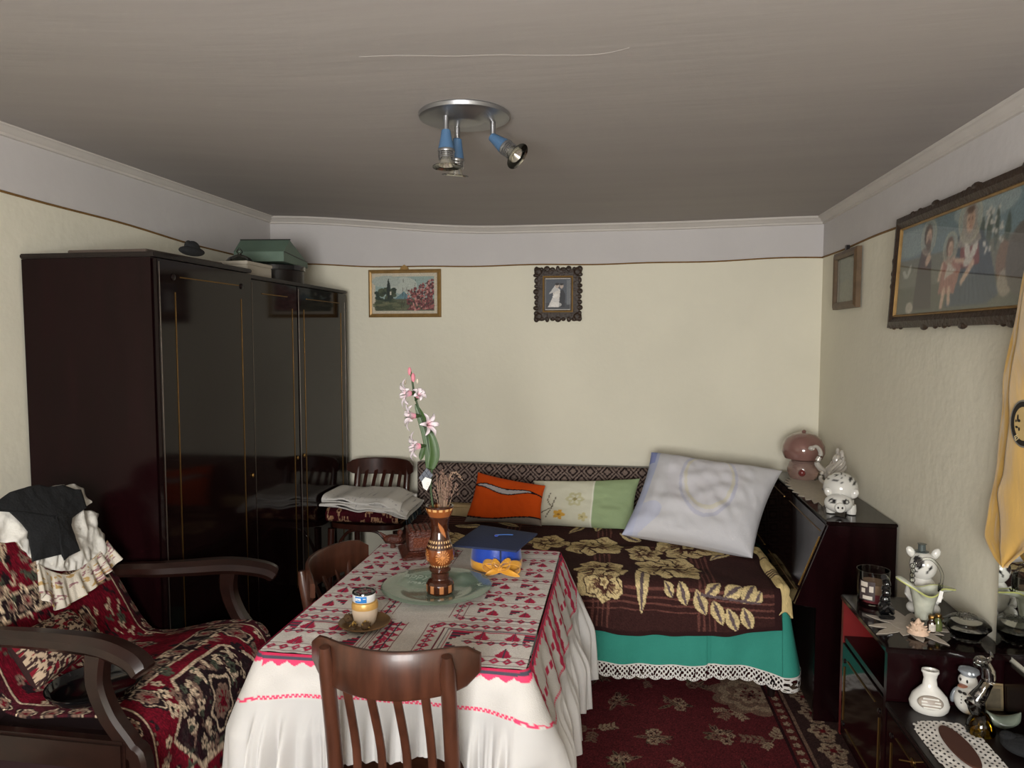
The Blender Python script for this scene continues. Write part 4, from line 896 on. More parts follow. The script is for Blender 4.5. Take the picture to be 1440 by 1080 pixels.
# wedding photograph in a carved frame
a, b = Py(752, 376, YB), Py(818, 452, YB); w_, h_ = b.x - a.x, a.z - b.z
t = thing('framed_photograph', 'small old wedding photograph in an ornate dark carved frame', 'picture', ((a.x + b.x) / 2, YB - .003, (a.z + b.z) / 2))
mb = frame_rect(MB(), w_ * .9, h_ * .9, .052, .02, .02); r_ = random.Random(3); nC = 0
for sx in (-1, 1):
    for sz in (-1, 1): mb.ell((sx * w_ * .41, -.018, sz * h_ * .41), (.026, .012, .026), None, 12, 8)
for k in range(34):
    u_ = k / 34 * 2 * (w_ + h_)
    if u_ < w_: p = (u_ - w_ / 2, -h_ / 2)
    elif u_ < w_ + h_: p = (w_ / 2, u_ - w_ - h_ / 2)
    elif u_ < 2 * w_ + h_: p = (w_ / 2 - (u_ - w_ - h_), h_ / 2)
    else: p = (-w_ / 2, h_ / 2 - (u_ - 2 * w_ - h_))
    mb.ell((p[0] * .91, -.016, p[1] * .91), (.016 + .004 * math.sin(k * 2), .01, .016 + .004 * math.cos(k * 3)), None, 8, 6)
mb.build('carved_frame', M_carved, t)
frame_rect(MB(), w_ * .66, h_ * .68, .016, .021, .017).build('gilt_liner', M_gold, t, False)
cv = Canvas(.16, .2, 600, (206, 200, 190)); cv.rect(.014, .146, .014, .186, (74, 78, 86)); cv.rect(.014, .146, .014, .05, (58, 60, 66)); cv.rect(.128, .146, .04, .18, (104, 108, 112))
cv.poly([(.025, .025), (.06, .10), (.085, .12), (.10, .025)], (206, 202, 198)); cv.ell(.075, .105, .022, .03, 0, (214, 208, 200)); cv.poly([(.03, .10), (.075, .165), (.085, .12)], (190, 188, 186)); cv.ell(.076, .148, .011, .014, 0, (184, 168, 156)); cv.ell(.076, .157, .012, .007, 0, (34, 32, 34))
cv.poly([(.085, .025), (.092, .12), (.108, .125), (.12, .10), (.118, .025)], (38, 38, 44)); cv.ell(.1, .146, .01, .014, 0, (176, 160, 148)); cv.ell(.1, .156, .011, .006, 0, (30, 28, 30)); cv.ell(.066, .09, .016, .01, .4, (226, 222, 216))
cv.ell(.07, .04, .03, .015, 0, (226, 222, 216), .7); cv.grain(.05); picture(t, cv, w_ * .62, h_ * .64, -.0165)
MB().tube([(0, -.008, h_ * .44), (0, -.004, h_ * .5)], .003, 6).build('hook', M_dark, t)
# small glazed frame and the big devotional print on the right wall (hung facing -x)
def on_right(name, label, cat, px, tilt=0):
    """px: top-left, bottom-left, top-right pixels on the right wall"""
    A, B_, C_ = [Px(*p, XR - .004) for p in px]; w = A.y - C_.y; h = A.z - B_.z
    t = thing(name, label, cat, (XR - .006, (A.y + C_.y) / 2, (A.z + B_.z) / 2), -PI / 2); t.rotation_euler = (0, 0, -PI / 2)
    return t, w, h
t, w_, h_ = on_right('framed_picture', 'narrow wooden frame with dark glass hung on the right wall cord', 'picture', ((1180, 358), (1178, 436), (1213, 352)))
frame_rect(MB(), w_, h_, .034, .022, .026).build('frame', mat('plain_frame_wood', L(92, 72, 50), .5, wood=.3, scale=20), t, False)
cv = Canvas(.34, .27, 200, (118, 122, 110)); cv.ell(.17, .05, .2, .08, 0, (130, 128, 108), .6); cv.rect(.02, .035, .02, .25, (176, 170, 158)); cv.rect(.035, .05, .02, .25, (92, 94, 90)); cv.grain(.04)  # pale upright strip is a highlight on the glass, put into the colour
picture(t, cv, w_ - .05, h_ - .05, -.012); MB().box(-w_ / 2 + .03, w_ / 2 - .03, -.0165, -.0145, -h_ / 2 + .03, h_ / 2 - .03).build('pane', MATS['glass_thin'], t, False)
MB().box(-.012, .012, -.02, -.004, h_ / 2, h_ / 2 + .025).build('hanger', M_dark, t, False)
A, B_ = Px(1276, 318, XR), Px(1281, 468, XR); C_, D_ = Px(1440, 228, XR), Px(1440, 447, XR)
y1, y0 = A.y, 1.90; z1, z0 = .5 * (A.z + C_.z), .5 * (B_.z + D_.z); w_, h_ = y1 - y0, z1 - z0
t = thing('framed_picture', 'large coloured print of a holy family in a dark carved frame on the right wall', 'picture', (XR - .03, (y0 + y1) / 2, (z0 + z1) / 2), -PI / 2); t.rotation_euler = (-math.radians(3), 0, -PI / 2)
mb = frame_rect(MB(), w_, h_, .045, .022, .014)
for k in [q_ for q_ in range(92) if (q_ // 4) % 3 == 0]:
    u_ = (k + .5) / 92 * 2 * (w_ + h_)
    if u_ < w_: p = (u_ - w_ / 2, -h_ / 2)
    elif u_ < w_ + h_: p = (w_ / 2, u_ - w_ - h_ / 2)
    elif u_ < 2 * w_ + h_: p = (w_ / 2 - (u_ - w_ - h_), h_ / 2)
    else: p = (-w_ / 2, h_ / 2 - (u_ - 2 * w_ - h_))
    s_ = .008 + .004 * math.sin(k * 1.7) ** 2; mb.ell((p[0] * .985, -.016, p[1] * .97), (s_ * 1.5, .009, s_ * 1.2), None, 8, 6)
for x in (-w_ * .2, w_ * .05, w_ * .3):
    for z in (-1, 1): mb.ell((x, -.018, z * h_ * .5), (.03, .008, .012), None, 10, 6)
for z in (-.05, .0, .05): mb.ell((-w_ / 2 + .01, -.02, z), (.01, .008, .014), None, 8, 6)
mb.build('carved_frame', M_carved, t)
frame_rect(MB(), w_ - .085, h_ - .085, .008, .017, .015).build('gilt_liner', M_gold, t, False)
pw, ph_ = w_ - .09, h_ - .09; k = pw / 1.0; cv = Canvas(pw, ph_, 300, (104, 128, 134)); X_ = lambda u: u * pw; Z_ = lambda v: v * ph_; r_ = random.Random(8)
cv.rect(0, pw, 0, Z_(.62), (104, 108, 96)); cv.rect(0, pw, 0, Z_(.3), (84, 88, 74)); cv.ell(X_(.1), Z_(.8), .2, .05, 0, (130, 150, 152)); cv.ell(X_(.6), Z_(.93), .2, .05, 0, (140, 156, 156))
cv.rect(0, pw, Z_(.615), Z_(.62), (70, 82, 82))
for u in (.60, .64, .68, .74): cv.leaf(X_(u), Z_(.5), Z_(.42) * (1 - abs(u - .66) * 3), .016, PI / 2, (64, 80, 72))
cv.poly([(X_(.7), Z_(.5)), (X_(.86), Z_(.78)), (pw, Z_(.86)), (pw, Z_(.4)), (X_(.7), Z_(.4))], (96, 98, 92))
def halo(u, v, r): cv.ell(X_(u), Z_(v), r, None, 0, (176, 172, 150), .45); cv.ell(X_(u), Z_(v), r, None, 0, (190, 184, 156), .8, 0, .93)
SK = (196, 164, 140)
def fold(u0, v0, u1, v1, c, n=5, w=.006):
    for q_ in range(n): t = q_ / max(n - 1, 1); cv.line([(X_(u0 + (u1 - u0) * t * .6), Z_(v0)), (X_(u0 + (u1 - u0) * t), Z_(v1))], w, c, .6)
def headp(u, v, r, hair, veil=None, beard=None):
    halo(u, v + .01, r * 1.9)
    if veil: cv.ell(X_(u), Z_(v) + r * .1, r * 1.15, r * 1.55, 0, veil)
    else: cv.ell(X_(u) - r * .1, Z_(v) + r * .25, r * .98, r * 1.2, .1, hair)
    cv.ell(X_(u) + r * .08, Z_(v), r * .68, r, 0, SK); cv.ell(X_(u) + r * .3, Z_(v) - r * .1, r * .35, r * .6, 0, (176, 138, 114), .6)
    if beard: cv.ell(X_(u) + r * .15, Z_(v) - r * .75, r * .55, r * .6, 0, beard)
    if veil: cv.ell(X_(u), Z_(v) + r * .85, r * .62, r * .32, 0, hair)
    for sx in (-.18, .34): cv.ell(X_(u) + r * sx, Z_(v) + r * .12, r * .11, r * .07, 0, (62, 44, 40))
    cv.line([(X_(u) + r * .1, Z_(v) + r * .1), (X_(u) + r * .14, Z_(v) - r * .25)], .003, (150, 112, 92)); cv.line([(X_(u) - r * .05, Z_(v) - r * .5), (X_(u) + r * .25, Z_(v) - r * .5)], .004, (150, 84, 78))
cv.poly([(X_(.15), Z_(.06)), (X_(.165), Z_(.5)), (X_(.19), Z_(.70)), (X_(.255), Z_(.72)), (X_(.275), Z_(.5)), (X_(.30), Z_(.06))], (58, 50, 50)); cv.poly([(X_(.185), Z_(.5)), (X_(.195), Z_(.69)), (X_(.24), Z_(.66)), (X_(.25), Z_(.45))], (84, 58, 58)); fold(.18, .6, .28, .08, (40, 36, 38), 6)
headp(.235, .80, .034, (62, 46, 38), None, (84, 64, 52)); cv.ell(X_(.245), Z_(.57), .026, .016, .6, SK)
cv.poly([(X_(.40), Z_(.06)), (X_(.44), Z_(.45)), (X_(.45), Z_(.72)), (X_(.60), Z_(.72)), (X_(.66), Z_(.5)), (X_(.72), Z_(.12)), (X_(.66), Z_(.06))], (48, 66, 80)); fold(.5, .45, .68, .08, (36, 50, 64), 7); fold(.52, .4, .6, .1, (70, 92, 104), 4)
cv.poly([(X_(.48), Z_(.4)), (X_(.47), Z_(.68)), (X_(.58), Z_(.68)), (X_(.60), Z_(.42))], (116, 48, 50)); cv.poly([(X_(.45), Z_(.62)), (X_(.485), Z_(.84)), (X_(.555), Z_(.84)), (X_(.60), Z_(.64)), (X_(.53), Z_(.58))], (142, 136, 126)); fold(.48, .8, .58, .62, (116, 110, 102), 5)
headp(.52, .84, .040, (86, 62, 48), (150, 144, 134)); cv.line([(X_(.50), Z_(.28)), (X_(.56), Z_(.44))], .022, SK)
cv.poly([(X_(.345), Z_(.2)), (X_(.36), Z_(.52)), (X_(.44), Z_(.54)), (X_(.49), Z_(.42)), (X_(.455), Z_(.18))], (164, 112, 98)); fold(.36, .5, .45, .2, (136, 86, 76), 5); cv.line([(X_(.375), Z_(.07)), (X_(.385), Z_(.22))], .024, SK); cv.line([(X_(.425), Z_(.10)), (X_(.42), Z_(.22))], .024, SK); cv.poly([(X_(.38), Z_(.33)), (X_(.40), Z_(.5)), (X_(.46), Z_(.4))], (190, 182, 168))
headp(.405, .62, .028, (90, 64, 48)); cv.line([(X_(.45), Z_(.5)), (X_(.52), Z_(.46))], .018, SK); cv.line([(X_(.36), Z_(.48)), (X_(.34), Z_(.34))], .016, SK)
cv.leaf(X_(.54), Z_(.47), .07, .018, 2.2, (200, 196, 186)); cv.leaf(X_(.54), Z_(.47), .07, .016, .9, (200, 196, 186)); cv.ell(X_(.53), Z_(.47), .032, .016, .3, (190, 186, 176)); cv.leaf(X_(.08), Z_(.42), .06, .012, 1.0, (170, 170, 160)); cv.leaf(X_(.08), Z_(.42), .06, .012, 2.6, (170, 170, 160)); cv.ell(X_(.12), Z_(.08), .035, .022, 0, (176, 168, 152))
for q in range(30): cv.ell(X_(.66) + r_.uniform(-.05, .06), Z_(.66) + r_.uniform(-.06, .08), .007, None, 0, (200, 196, 186))
cv.ell(X_(.73), Z_(.4), .04, .06, 0, (118, 92, 74)); cv.ell(X_(.75), Z_(.22), .045, .04, 0, (146, 136, 118)); cv.ell(X_(.82), Z_(.4), .08, .1, 0, (86, 82, 76))
for _ in range(2): cv.a = (cv.a + np.roll(cv.a, 1, 0) + np.roll(cv.a, 1, 1) + np.roll(cv.a, -1, 0) + np.roll(cv.a, -1, 1)) / 5
cv.a = cv.a * .92 + .05; cv.grain(.05); picture(t, cv, pw, ph_, -.010)
MB().box(-pw / 2, pw / 2, -.0155, -.0135, -ph_ / 2, ph_ / 2).build('pane', MATS['glass_thin'], t, False)
# ================================================================== mirror and satin sash
M_mirror = mat('mirror_silver', (.8, .82, .8, 1), .02, metal=1)
mr = thing('mirror', 'frameless mirror standing on the low cabinet against the right wall', 'mirror', (XR - .012, 1.93, .7015))
MB().box(-.004, .004, -.27, .30, 0, .66).build('glass', M_mirror, mr, False)
MB().box(.0042, .008, -.27, .30, 0, .66).build('backing', M_dark, mr, False)
M_satin = mat('gold_satin', L(218, 176, 96), .33, metal=.15, var=.15, scale=7, sheen=.3, bump=.35, bscale=12, stretch=(1, 2.5, .6))
ss = thing('satin_sash', 'gold satin graduation sash with a round black emblem hanging before the mirror', 'sash', (1.06, 2.1, .95))
def strip(lp, rp, name, off, ph0, amp=.008, n=90, m=40):
    pl_ = lambda y: 1.06 - off - .05 * float(1 - smooth(475, 565, y)); A = np.array([tuple(Px(x, y, pl_(y))) for x, y in lp]); B = np.array([tuple(Px(x, y, pl_(y))) for x, y in rp])   # it hangs in front of the picture frame
    A = np.array([tuple(p) for p in catmull([tuple(q) for q in A], 12)]); B = np.array([tuple(p) for p in catmull([tuple(q) for q in B], 12)])
    U = np.linspace(0, 1, m)[None, :, None]; P = A[:, None] * (1 - U) + B[:, None] * U
    vv = np.linspace(0, 1, len(A))[:, None]; P[..., 0] += amp * np.sin(U[..., 0] * 7 + ph0 + 3 * vv) + .003 * vnoise(U[..., 0] * 6 + 0 * vv, vv * 14 + 0 * U[..., 0], 71)
    return gridobj(name, P - np.array((1.06, 2.1, .95)), M_satin, ss, None, False, .002)
strip(((1472, 322), (1441, 372), (1426, 450), (1412, 520), (1407, 585), (1400, 660), (1390, 715), (1385, 752), (1396, 778), (1411, 798)), ((1484, 322), (1470, 360), (1450, 450), (1436, 520), (1432, 590), (1420, 660), (1412, 715), (1410, 752), (1410, 778), (1412, 798)), 'back_tail', .0, .5, .004)
strip(((1471, 322), (1440, 390), (1428, 480), (1421, 540), (1420, 600), (1414, 660), (1407, 700), (1411, 750), (1411, 775), (1412, 798)), ((1490, 322), (1532, 380), (1530, 480), (1525, 540), (1520, 600), (1515, 660), (1505, 700), (1500, 735), (1462, 762), (1416, 797)), 'front_tail', .018, 2.0, .007)
hk = Px(1480, 322, 1.0)
wb(MB().tube([(hk.x - .012, hk.y, hk.z + .004), (hk.x - .014, hk.y, hk.z - .008), (hk.x - .002, hk.y, hk.z - .012), (hk.x + .052, hk.y, hk.z + .002)], .003, 8), 'hook', M_brass, ss)
em = Px(1440, 596, 1.03); eb = MB().lathe([(0, .0), (.058, 0), (.058, .0012), (0, .0012)], 40, tuple(em - ss.location), Matrix.Rotation(-PI / 2, 3, 'Y')).build('emblem', mat('emblem_cream', L(206, 178, 120), .5), ss)
M_ink = mat('black_ink', L(24, 18, 14), .6)
q3 = Matrix.Rotation(-PI / 2, 3, 'Y'); e0 = tuple(em - ss.location + Vector((-.0014, 0, 0)))
MB().lathe([(.044, 0), (.0575, 0), (.0575, .0008), (.044, .0008)], 40, e0, q3, False).build('ring', M_ink, eb)
MB().lathe([(.058, -.001), (.062, -.001), (.062, .0008), (.058, .0008)], 40, e0, q3, False).build('rim', M_silver, eb)
def text(body, size, m, parent, M, ext=.0004, name='lettering'):
    c = bpy.data.curves.new(name, 'FONT'); c.body = body; c.size = size; c.extrude = ext; c.align_x = 'CENTER'; c.align_y = 'CENTER'
    o = bpy.data.objects.new(name, c); COL.objects.link(o); c.materials.append(m); dg = bpy.context.evaluated_depsgraph_get(); me = bpy.data.meshes.new_from_object(o.evaluated_get(dg)); bpy.data.objects.remove(o)
    me.materials.clear(); me.materials.append(m); o = bpy.data.objects.new(name, me); COL.objects.link(o); o.parent = parent; o.matrix_local = M; return o
MR = Matrix(((0, 0, -1, 0), (-1, 0, 0, 0), (0, 1, 0, 0), (0, 0, 0, 1)))       # reads from the room, -x side
ec = Vector(e0) + Vector((-.0012, 0, 0))
mk = MB()
for dy, dz_, r_y, r_z in ((.026, .012, .004, .010), (.020, .006, .007, .004), (.034, .004, .003, .004), (.030, -.012, .007, .003), (.018, -.016, .004, .005)): mk.ell(tuple(ec + Vector((.0004, dy, dz_))), (.0006, r_y, r_z), None, 8, 6)
mk.build('device', M_ink, eb)
text('ES', .02, mat('emblem_pale', L(214, 196, 150), .5), eb, Matrix.Translation(ec + Vector((-.0004, .026, -.040))) @ MR @ Matrix.Rotation(.5, 4, 'Z'))
# ================================================================== things on the table
zt = TZ + .0065
gp = Pz(614, 826, zt + .01); gp.z = zt
pl = thing('glass_platter', 'large round greenish glass platter with faint lettering on the tablecloth', 'platter', tuple(gp))
M_plate = mat('green_glass', L(140, 162, 142), .12, trans=.0, alpha=.72, coat=.8)
MB().lathe([(0, .002), (.095, .002), (.115, .010), (.18, .017), (.184, .0195), (.18, .021), (.113, .0145), (.093, .006), (0, .006)], 64).build('dish', M_plate, pl)
M_frost = mat('frosted_lettering', L(190, 202, 186), .6, alpha=.6)
text('happy', .05, M_frost, pl, Matrix.Translation((-.100, .078, .0185)) @ Matrix.Rotation(-.1, 4, 'Z') @ Matrix.Rotation(.06, 4, 'X'))
text('anniversary', .034, M_frost, pl, Matrix.Translation((-.108, .032, .0135)) @ Matrix.Rotation(-.1, 4, 'Z'))
for k in range(6):
    an = k * PI / 3; c_ = Vector((.148, .03, .0178)); MB().ell(tuple(c_ + Vector((.011 * math.cos(an), .011 * math.sin(an), 0))), (.006, .006, .0008), None, 8, 6).build('etched_petal', M_frost, pl)
vz = zt + .0066; vp = Pz(619, 832, vz)
vs = thing('vase', 'carved dark and light wooden vase with sunburst motifs on the glass platter', 'vase', (vp.x, vp.y, vz))
prof = [(.0, 0), (.043, 0), (.046, .008), (.046, .030), (.040, .040), (.030, .047), (.0285, .068), (.035, .074), (.036, .084), (.031, .089), (.038, .098), (.0455, .112), (.0475, .128), (.0455, .146), (.038, .166), (.031, .184), (.0275, .205), (.0285, .228), (.034, .250), (.042, .268), (.0455, .280), (.046, .288), (.040, .290), (.032, .266), (.02, .2), (0, .19)]
sp = [np.interp(np.linspace(0, len(prof) - 1, 190), range(len(prof)), [p[j] for p in prof]) for j in (0, 1)]
nseg = 150; an = np.linspace(0, 2 * PI, nseg, endpoint=False); RR, AA = np.meshgrid(sp[0], an, indexing='ij'); ZZ = np.meshgrid(sp[1], an, indexing='ij')[0]
C = np.ones(RR.shape + (3,)) * np.array((58, 27, 14)) / 255.; LT = np.array((192, 128, 74)) / 255.; MD = np.array((134, 74, 34)) / 255.
C[(ZZ > .096) & (ZZ < .15)] = np.array((112, 58, 26)) / 255.; C[(ZZ > .255) & (ZZ < .284)] = MD
for k in range(4):
    a0 = -PI / 2 + .45 + k * PI / 2; da = (AA - a0 + PI) % (2 * PI) - PI; x = da * .047; y = ZZ - .126; r = np.hypot(x, y); C[(r < .024) & ((np.cos(np.arctan2(y, x) * 16) > -.2) | (r < .006)) & (ZZ > .09) & (ZZ < .16)] = LT
for z in (.160, .094, .174): C[(abs(ZZ - z) < .0035) & (np.sin(AA * 26) > .1)] = np.array((214, 176, 128)) / 255.
C[(ZZ > .276) & (ZZ < .283) & (np.sin(AA * 14) > -.3)] = np.array((206, 160, 104)) / 255.
for a0 in (-1.15, .9, 2.9):
    da = (AA - a0 + PI) % (2 * PI) - PI; t_ = (ZZ - .185) / .055; C[(t_ > 0) & (t_ < 1) & (abs(da - .55 + .9 * t_) < .26 * np.sin(PI * np.clip(t_, 0, 1)))] = np.array((168, 104, 60)) / 255.
C[(ZZ > .006) & (ZZ < .031) & (np.sin(AA * 9) > .15)] = np.array((178, 118, 74)) / 255.
gridobj('body', np.stack([RR * np.cos(AA), RR * np.sin(AA), ZZ], -1), M_lacq, vs, C, True)
vt = Vector((vp.x, vp.y, vz + .285))
# dried stalks
db = thing('dried_flowers', 'bunch of dried pale brown seed stalks standing in the wooden vase', 'flowers', (vt.x, vt.y, vt.z - .07))
M_straw = mat('dried_straw', L(150, 124, 104), .9); M_seed = mat('dried_seed', L(126, 100, 88), .95); r_ = random.Random(21)
for k in range(26):
    a = r_.uniform(0, 6.28); s = r_.uniform(.2, 1); tx, ty_ = .05 * s * math.cos(a) + .014, .04 * s * math.sin(a); ty_ = abs(ty_) + .008 if tx < .006 else ty_; hz = .07 + r_.uniform(.06, .125) * (1.05 - .25 * s)
    p = catmull([(tx * .12 + .008, ty_ * .12, 0), (tx * .45 + .006, ty_ * .45, .07), (tx, ty_, hz)], 4); st = MB().tube(p, .0011, 5).build('stalk', M_straw, db)
    h = MB()
    for j in range(8): c_ = p[-1] + Vector((r_.uniform(-.006, .006), r_.uniform(-.006, .006), r_.uniform(-.045, .008))); h.ell(tuple(c_), (.0026, .0026, .0036), None, 6, 4)
    h.build('seed_head', M_seed, st)
e = MB().tube(catmull([(.03, 0, .16), (.05, 0, .185), (.075, -.005, .172)], 5), .0012, 5)
for j in range(9): e.ell((.035 + j * .005, r_.uniform(-.004, .004), .17 + .014 * math.sin(j * .5) + r_.uniform(-.003, .003)), (.003, .003, .003), None, 6, 4)
e.build('stalk', M_straw, db)
# artificial lily stem
FY = vt.y
ls = thing('artificial_lily', 'tall artificial pink lily stem with paper tags standing in the vase', 'flower', (vt.x, vt.y, vt.z - .08))
base = ls.location
def F(x, y, dy=0): return Py(x, y, FY + dy) - base
M_stem = mat('lily_green', L(48, 68, 36), .5, var=.2, scale=30); M_leaf = mat('lily_leaf', L(56, 80, 40), .45, var=.25, scale=20)
sp_ = catmull([(-.010, -.004, 0), F(606, 690), F(607, 655), F(601, 615), F(592, 585), F(583, 555), F(579, 530), F(576, 518)], 6)
MB().tube(sp_, .0035, 8).build('stem', M_stem, ls)
def leafg(pts, wd, m, name, tw=0.0, cup=.3, parent=ls, nrm=(0, -1, 0), col=None, mm=None):
    p = np.array([tuple(q) for q in catmull(pts, 8)]); n = len(p); t = np.gradient(p, axis=0); t /= np.linalg.norm(t, axis=1, keepdims=True) + 1e-9
    s = np.cross(t, np.array(nrm, float)); s /= np.linalg.norm(s, axis=1, keepdims=True) + 1e-9; nn = np.cross(s, t)
    w = wd * np.sin(PI * np.clip(np.linspace(.06, 1, n), 0, 1) ** .8) ** .75; u = np.linspace(-1, 1, 9)
    P = p[:, None] + s[:, None] * (w[:, None] * u[None])[..., None] + nn[:, None] * (cup * w[:, None] * (u[None] ** 2))[..., None]
    C = col(np.broadcast_to(np.linspace(0, 1, n)[:, None], P.shape[:2]), np.broadcast_to(u[None], P.shape[:2])) if col else None
    return gridobj(name, P, m, parent, C, False, .0006)
leafg([F(604, 660), F(606, 635), F(602, 610), F(592, 585), F(584, 568)], .021, M_leaf, 'leaf'); leafg([F(606, 660, -.01), F(611, 640, -.01), F(608, 618, -.01), F(602, 606, -.01)], .016, M_leaf, 'leaf', nrm=(.4, -1, 0)); leafg([F(597, 628, -.005), F(593, 640, -.005), F(591, 647, -.005)], .009, M_leaf, 'leaf')
M_petal = mat('silk_petal', None, .6, attr=True, sheen=.3)
def pc(T, Uu): 
    k = np.clip(1 - T * 2.2, 0, 1)[..., None]; c = np.array((220, 208, 214)) / 255. * (1 - k) + np.array((226, 128, 150)) / 255. * k
    c = c.copy(); c[(abs(Uu) > .86) & (T > .4)] = np.array((120, 96, 112)) / 255.; return c
def lily(cx, cy, dx, dy, R, op=1.0, k0=0):
    c = F(cx, cy, -.012); ax = Vector((dx, -.55, dy)).normalized(); a = ax.orthogonal().normalized(); b = ax.cross(a)
    fl_ = MB().lathe([(.003, -.012), (.006, 0), (.008, .006)], 10, tuple(c), Vector((0, 0, 1)).rotation_difference(ax).to_matrix()).build('flower', M_stem, ls)
    for k in range(6):
        g = k0 + k * PI / 3; d = a * math.cos(g) + b * math.sin(g)
        leafg([c + ax * .002, c + ax * R * .5 + d * R * .28 * op, c + ax * R * .75 + d * R * .75 * op, c + ax * R * .6 + d * R * 1.15 * op], R * .22, M_petal, 'petal', parent=fl_, nrm=tuple(ax), col=pc, cup=.25)
    for k in range(3): g = k * 2.1 + .4; d = a * math.cos(g) + b * math.sin(g); MB().tube([c, c + ax * R * .9 + d * R * .25], .0007, 4).build('stamen', M_stem, fl_)
lily(581, 553, -.8, .0, .046, .95); lily(586, 560, .55, .6, .040, .55, .3); lily(587, 585, -.9, .05, .046, .95, .5); lily(598, 598, .8, .2, .038, .95, .2); lily(594, 627, -.9, .0, .048, .9, .1)
for x, y, w in ((576, 522, .008), (581, 531, .009), (570, 537, .0054), (587, 536, .0054)):
    p = F(x, y); MB().ell(tuple(p), (w * .8, w * .8, w * 1.7), None, 10, 8).build('bud', mat('bud_pink', L(206, 128, 142), .6) if w > .0055 else mat('bud_pale', L(196, 186, 170), .6), ls)
def card(pts, name, m, off): 
    v = [F(x, y, off) for x, y in pts]; v += [p + Vector((0, .001, 0)) for p in v]; n = len(pts); return obj(name, v, [tuple(range(n)), tuple(range(n, 2 * n))[::-1]] + [(i, (i + 1) % n, n + (i + 1) % n, n + i) for i in range(n)], m, ls, False)
card([(589, 672), (600, 658), (609, 668), (597, 684)], 'plaid_tag', mat('plaid_label', L(86, 90, 100), .5), -.014)
for x1, y1, x2, y2 in ((592, 676, 603, 661), (595, 680, 606, 665), (593, 667, 601, 679), (597, 662, 605, 673)): MB().sweep([F(x1, y1, -.0155), F(x2, y2, -.0155)], .0018, .0008).build('plaid_line', mat('plaid_dark', L(34, 36, 48), .5), ls, False)
tg = card([(593, 677), (598, 671), (607, 674), (605, 681), (600, 690), (595, 686)], 'price_tag', mat('white_tag', L(216, 214, 210), .6), -.018)
for y in (679.5, 682, 684.5): MB().sweep([F(599, y, -.0192), F(604, y - 1.2, -.0192)], .0016, .0004).build('printed_line', mat('grey_print', L(150, 148, 148), .7), tg, False)
# carved wooden box
q = Pz(602, 782, zt); bxw = thing('carved_box', 'small carved dark brown wooden casket behind the vase', 'box', (q.x - .015, q.y + .045, zt), math.radians(24)); bxw.scale = (1.25, 1.25, 1.3)
M_cbox = mat('carved_box_wood', L(74, 34, 22), .4, wood=.4, scale=30, bump=.8, bscale=120)
MB().loops([[Vector((x * s, y * s2, z)) for x, y in ((-1, -1), (1, -1), (1, 1), (-1, 1))] for s, s2, z in ((.085, .07, 0), (.085, .07, .008), (.066, .052, .018), (.066, .052, .02))]).build('plinth', M_cbox, bxw, False)
MB().box(-.062, .062, -.048, .048, .0205, .068, .003).build('body', M_cbox, bxw)
lid = MB().box(-.064, .064, -.05, .05, .0685, .076, .002).build('lid', M_cbox, bxw)
for i in range(7):
    for j in range(5): MB().ell((-.05 + i * .0165, -.036 + j * .018, .076), (.0085, .009, .006), None, 8, 6).build('carved_knot', M_cbox, lid)
for s in (-1, 1): MB().box(-.05, .05, s * .0485 - .0012, s * .0485 + .0012, .03, .06).build('carved_panel', mat('carved_panel_wood', L(104, 52, 32), .4, bump=1, bscale=200), bxw)
q = Pz(590, 758, zt + .09); o = thing('carved_bird', 'small reddish brown carved bird ornament behind the carved casket', 'ornament', (-.905, 2.712, zt))
MB().ell((0, 0, .034), (.04, .02, .02)).lathe([(.012, 0), (.01, .016)], 10).build('body', M_cbox, o); MB().ell((.03, 0, .062), (.012, .010, .013)).tube([(.028, 0, .045), (.03, 0, .06)], .008, 8).build('head', M_cbox, o); MB().tube([(-.03, 0, .04), (-.055, 0, .06)], [.01, .003], 8).build('tail', M_cbox, o)
# graduation cap
zc = zt + .001; cpos = Pz(694, 803, zc); gcap = thing('graduation_cap', 'blue satin graduation cap with a gold ribbon bow on the table', 'cap', (cpos.x, cpos.y + .06, zc))
gl_ = gcap.location; M_bsat = mat('blue_satin', L(24, 62, 160), .3, sheen=.3, coat=.2, bump=.3, bscale=14); M_navy = mat('navy_felt', L(36, 46, 78), .85, bump=.2, bscale=150)
M_rib = mat('gold_ribbon', L(214, 152, 48), .3, sheen=.3, coat=.2)
RXc, RYc = .094, .085
MB().lathe([(1, 0), (1.0, .04), (.93, .088), (0, .088)], 40, (0, 0, 0), Matrix.Diagonal((RXc, RYc, 1))).build('skullcap', M_bsat, gcap)
MB().lathe([(1.012, .001), (1.022, .012), (1.018, .030), (1.008, .032)], 40, (0, 0, 0), Matrix.Diagonal((RXc, RYc, 1)), False).build('ribbon_band', M_rib, gcap)
zb = .092; cor_ = [Pz(x, y, zc + zb) - gl_ for x, y in ((634, 767), (726, 775), (756, 750), (676, 738))]
nB = 24; U, V = np.meshgrid(np.linspace(0, 1, nB), np.linspace(0, 1, nB)); c4 = [np.array(tuple(p)) for p in cor_]
P = c4[0] * ((1 - U) * (1 - V))[..., None] + c4[1] * (U * (1 - V))[..., None] + c4[2] * (U * V)[..., None] + c4[3] * ((1 - U) * V)[..., None]; P[..., 2] += .006 * np.sin(PI * U) * np.sin(PI * V)
bdo = gridobj('mortarboard', P, M_navy, gcap, None, False, .005)
cc = sum(cor_, Vector()) / 4; MB().ell((cc.x, cc.y, zb + .010), (.008, .008, .004), None, 12, 8).build('button', M_bsat, bdo)
MB().tube(catmull([(cc.x - .005, cc.y, zb + .012), (cc.x + .03, cc.y + .015, zb + .011), (cc.x + .06, cc.y + .02, zb + .010)], 4), .002, 6).build('tassel_cord', mat('cord_blue', L(56, 96, 160), .6), bdo)
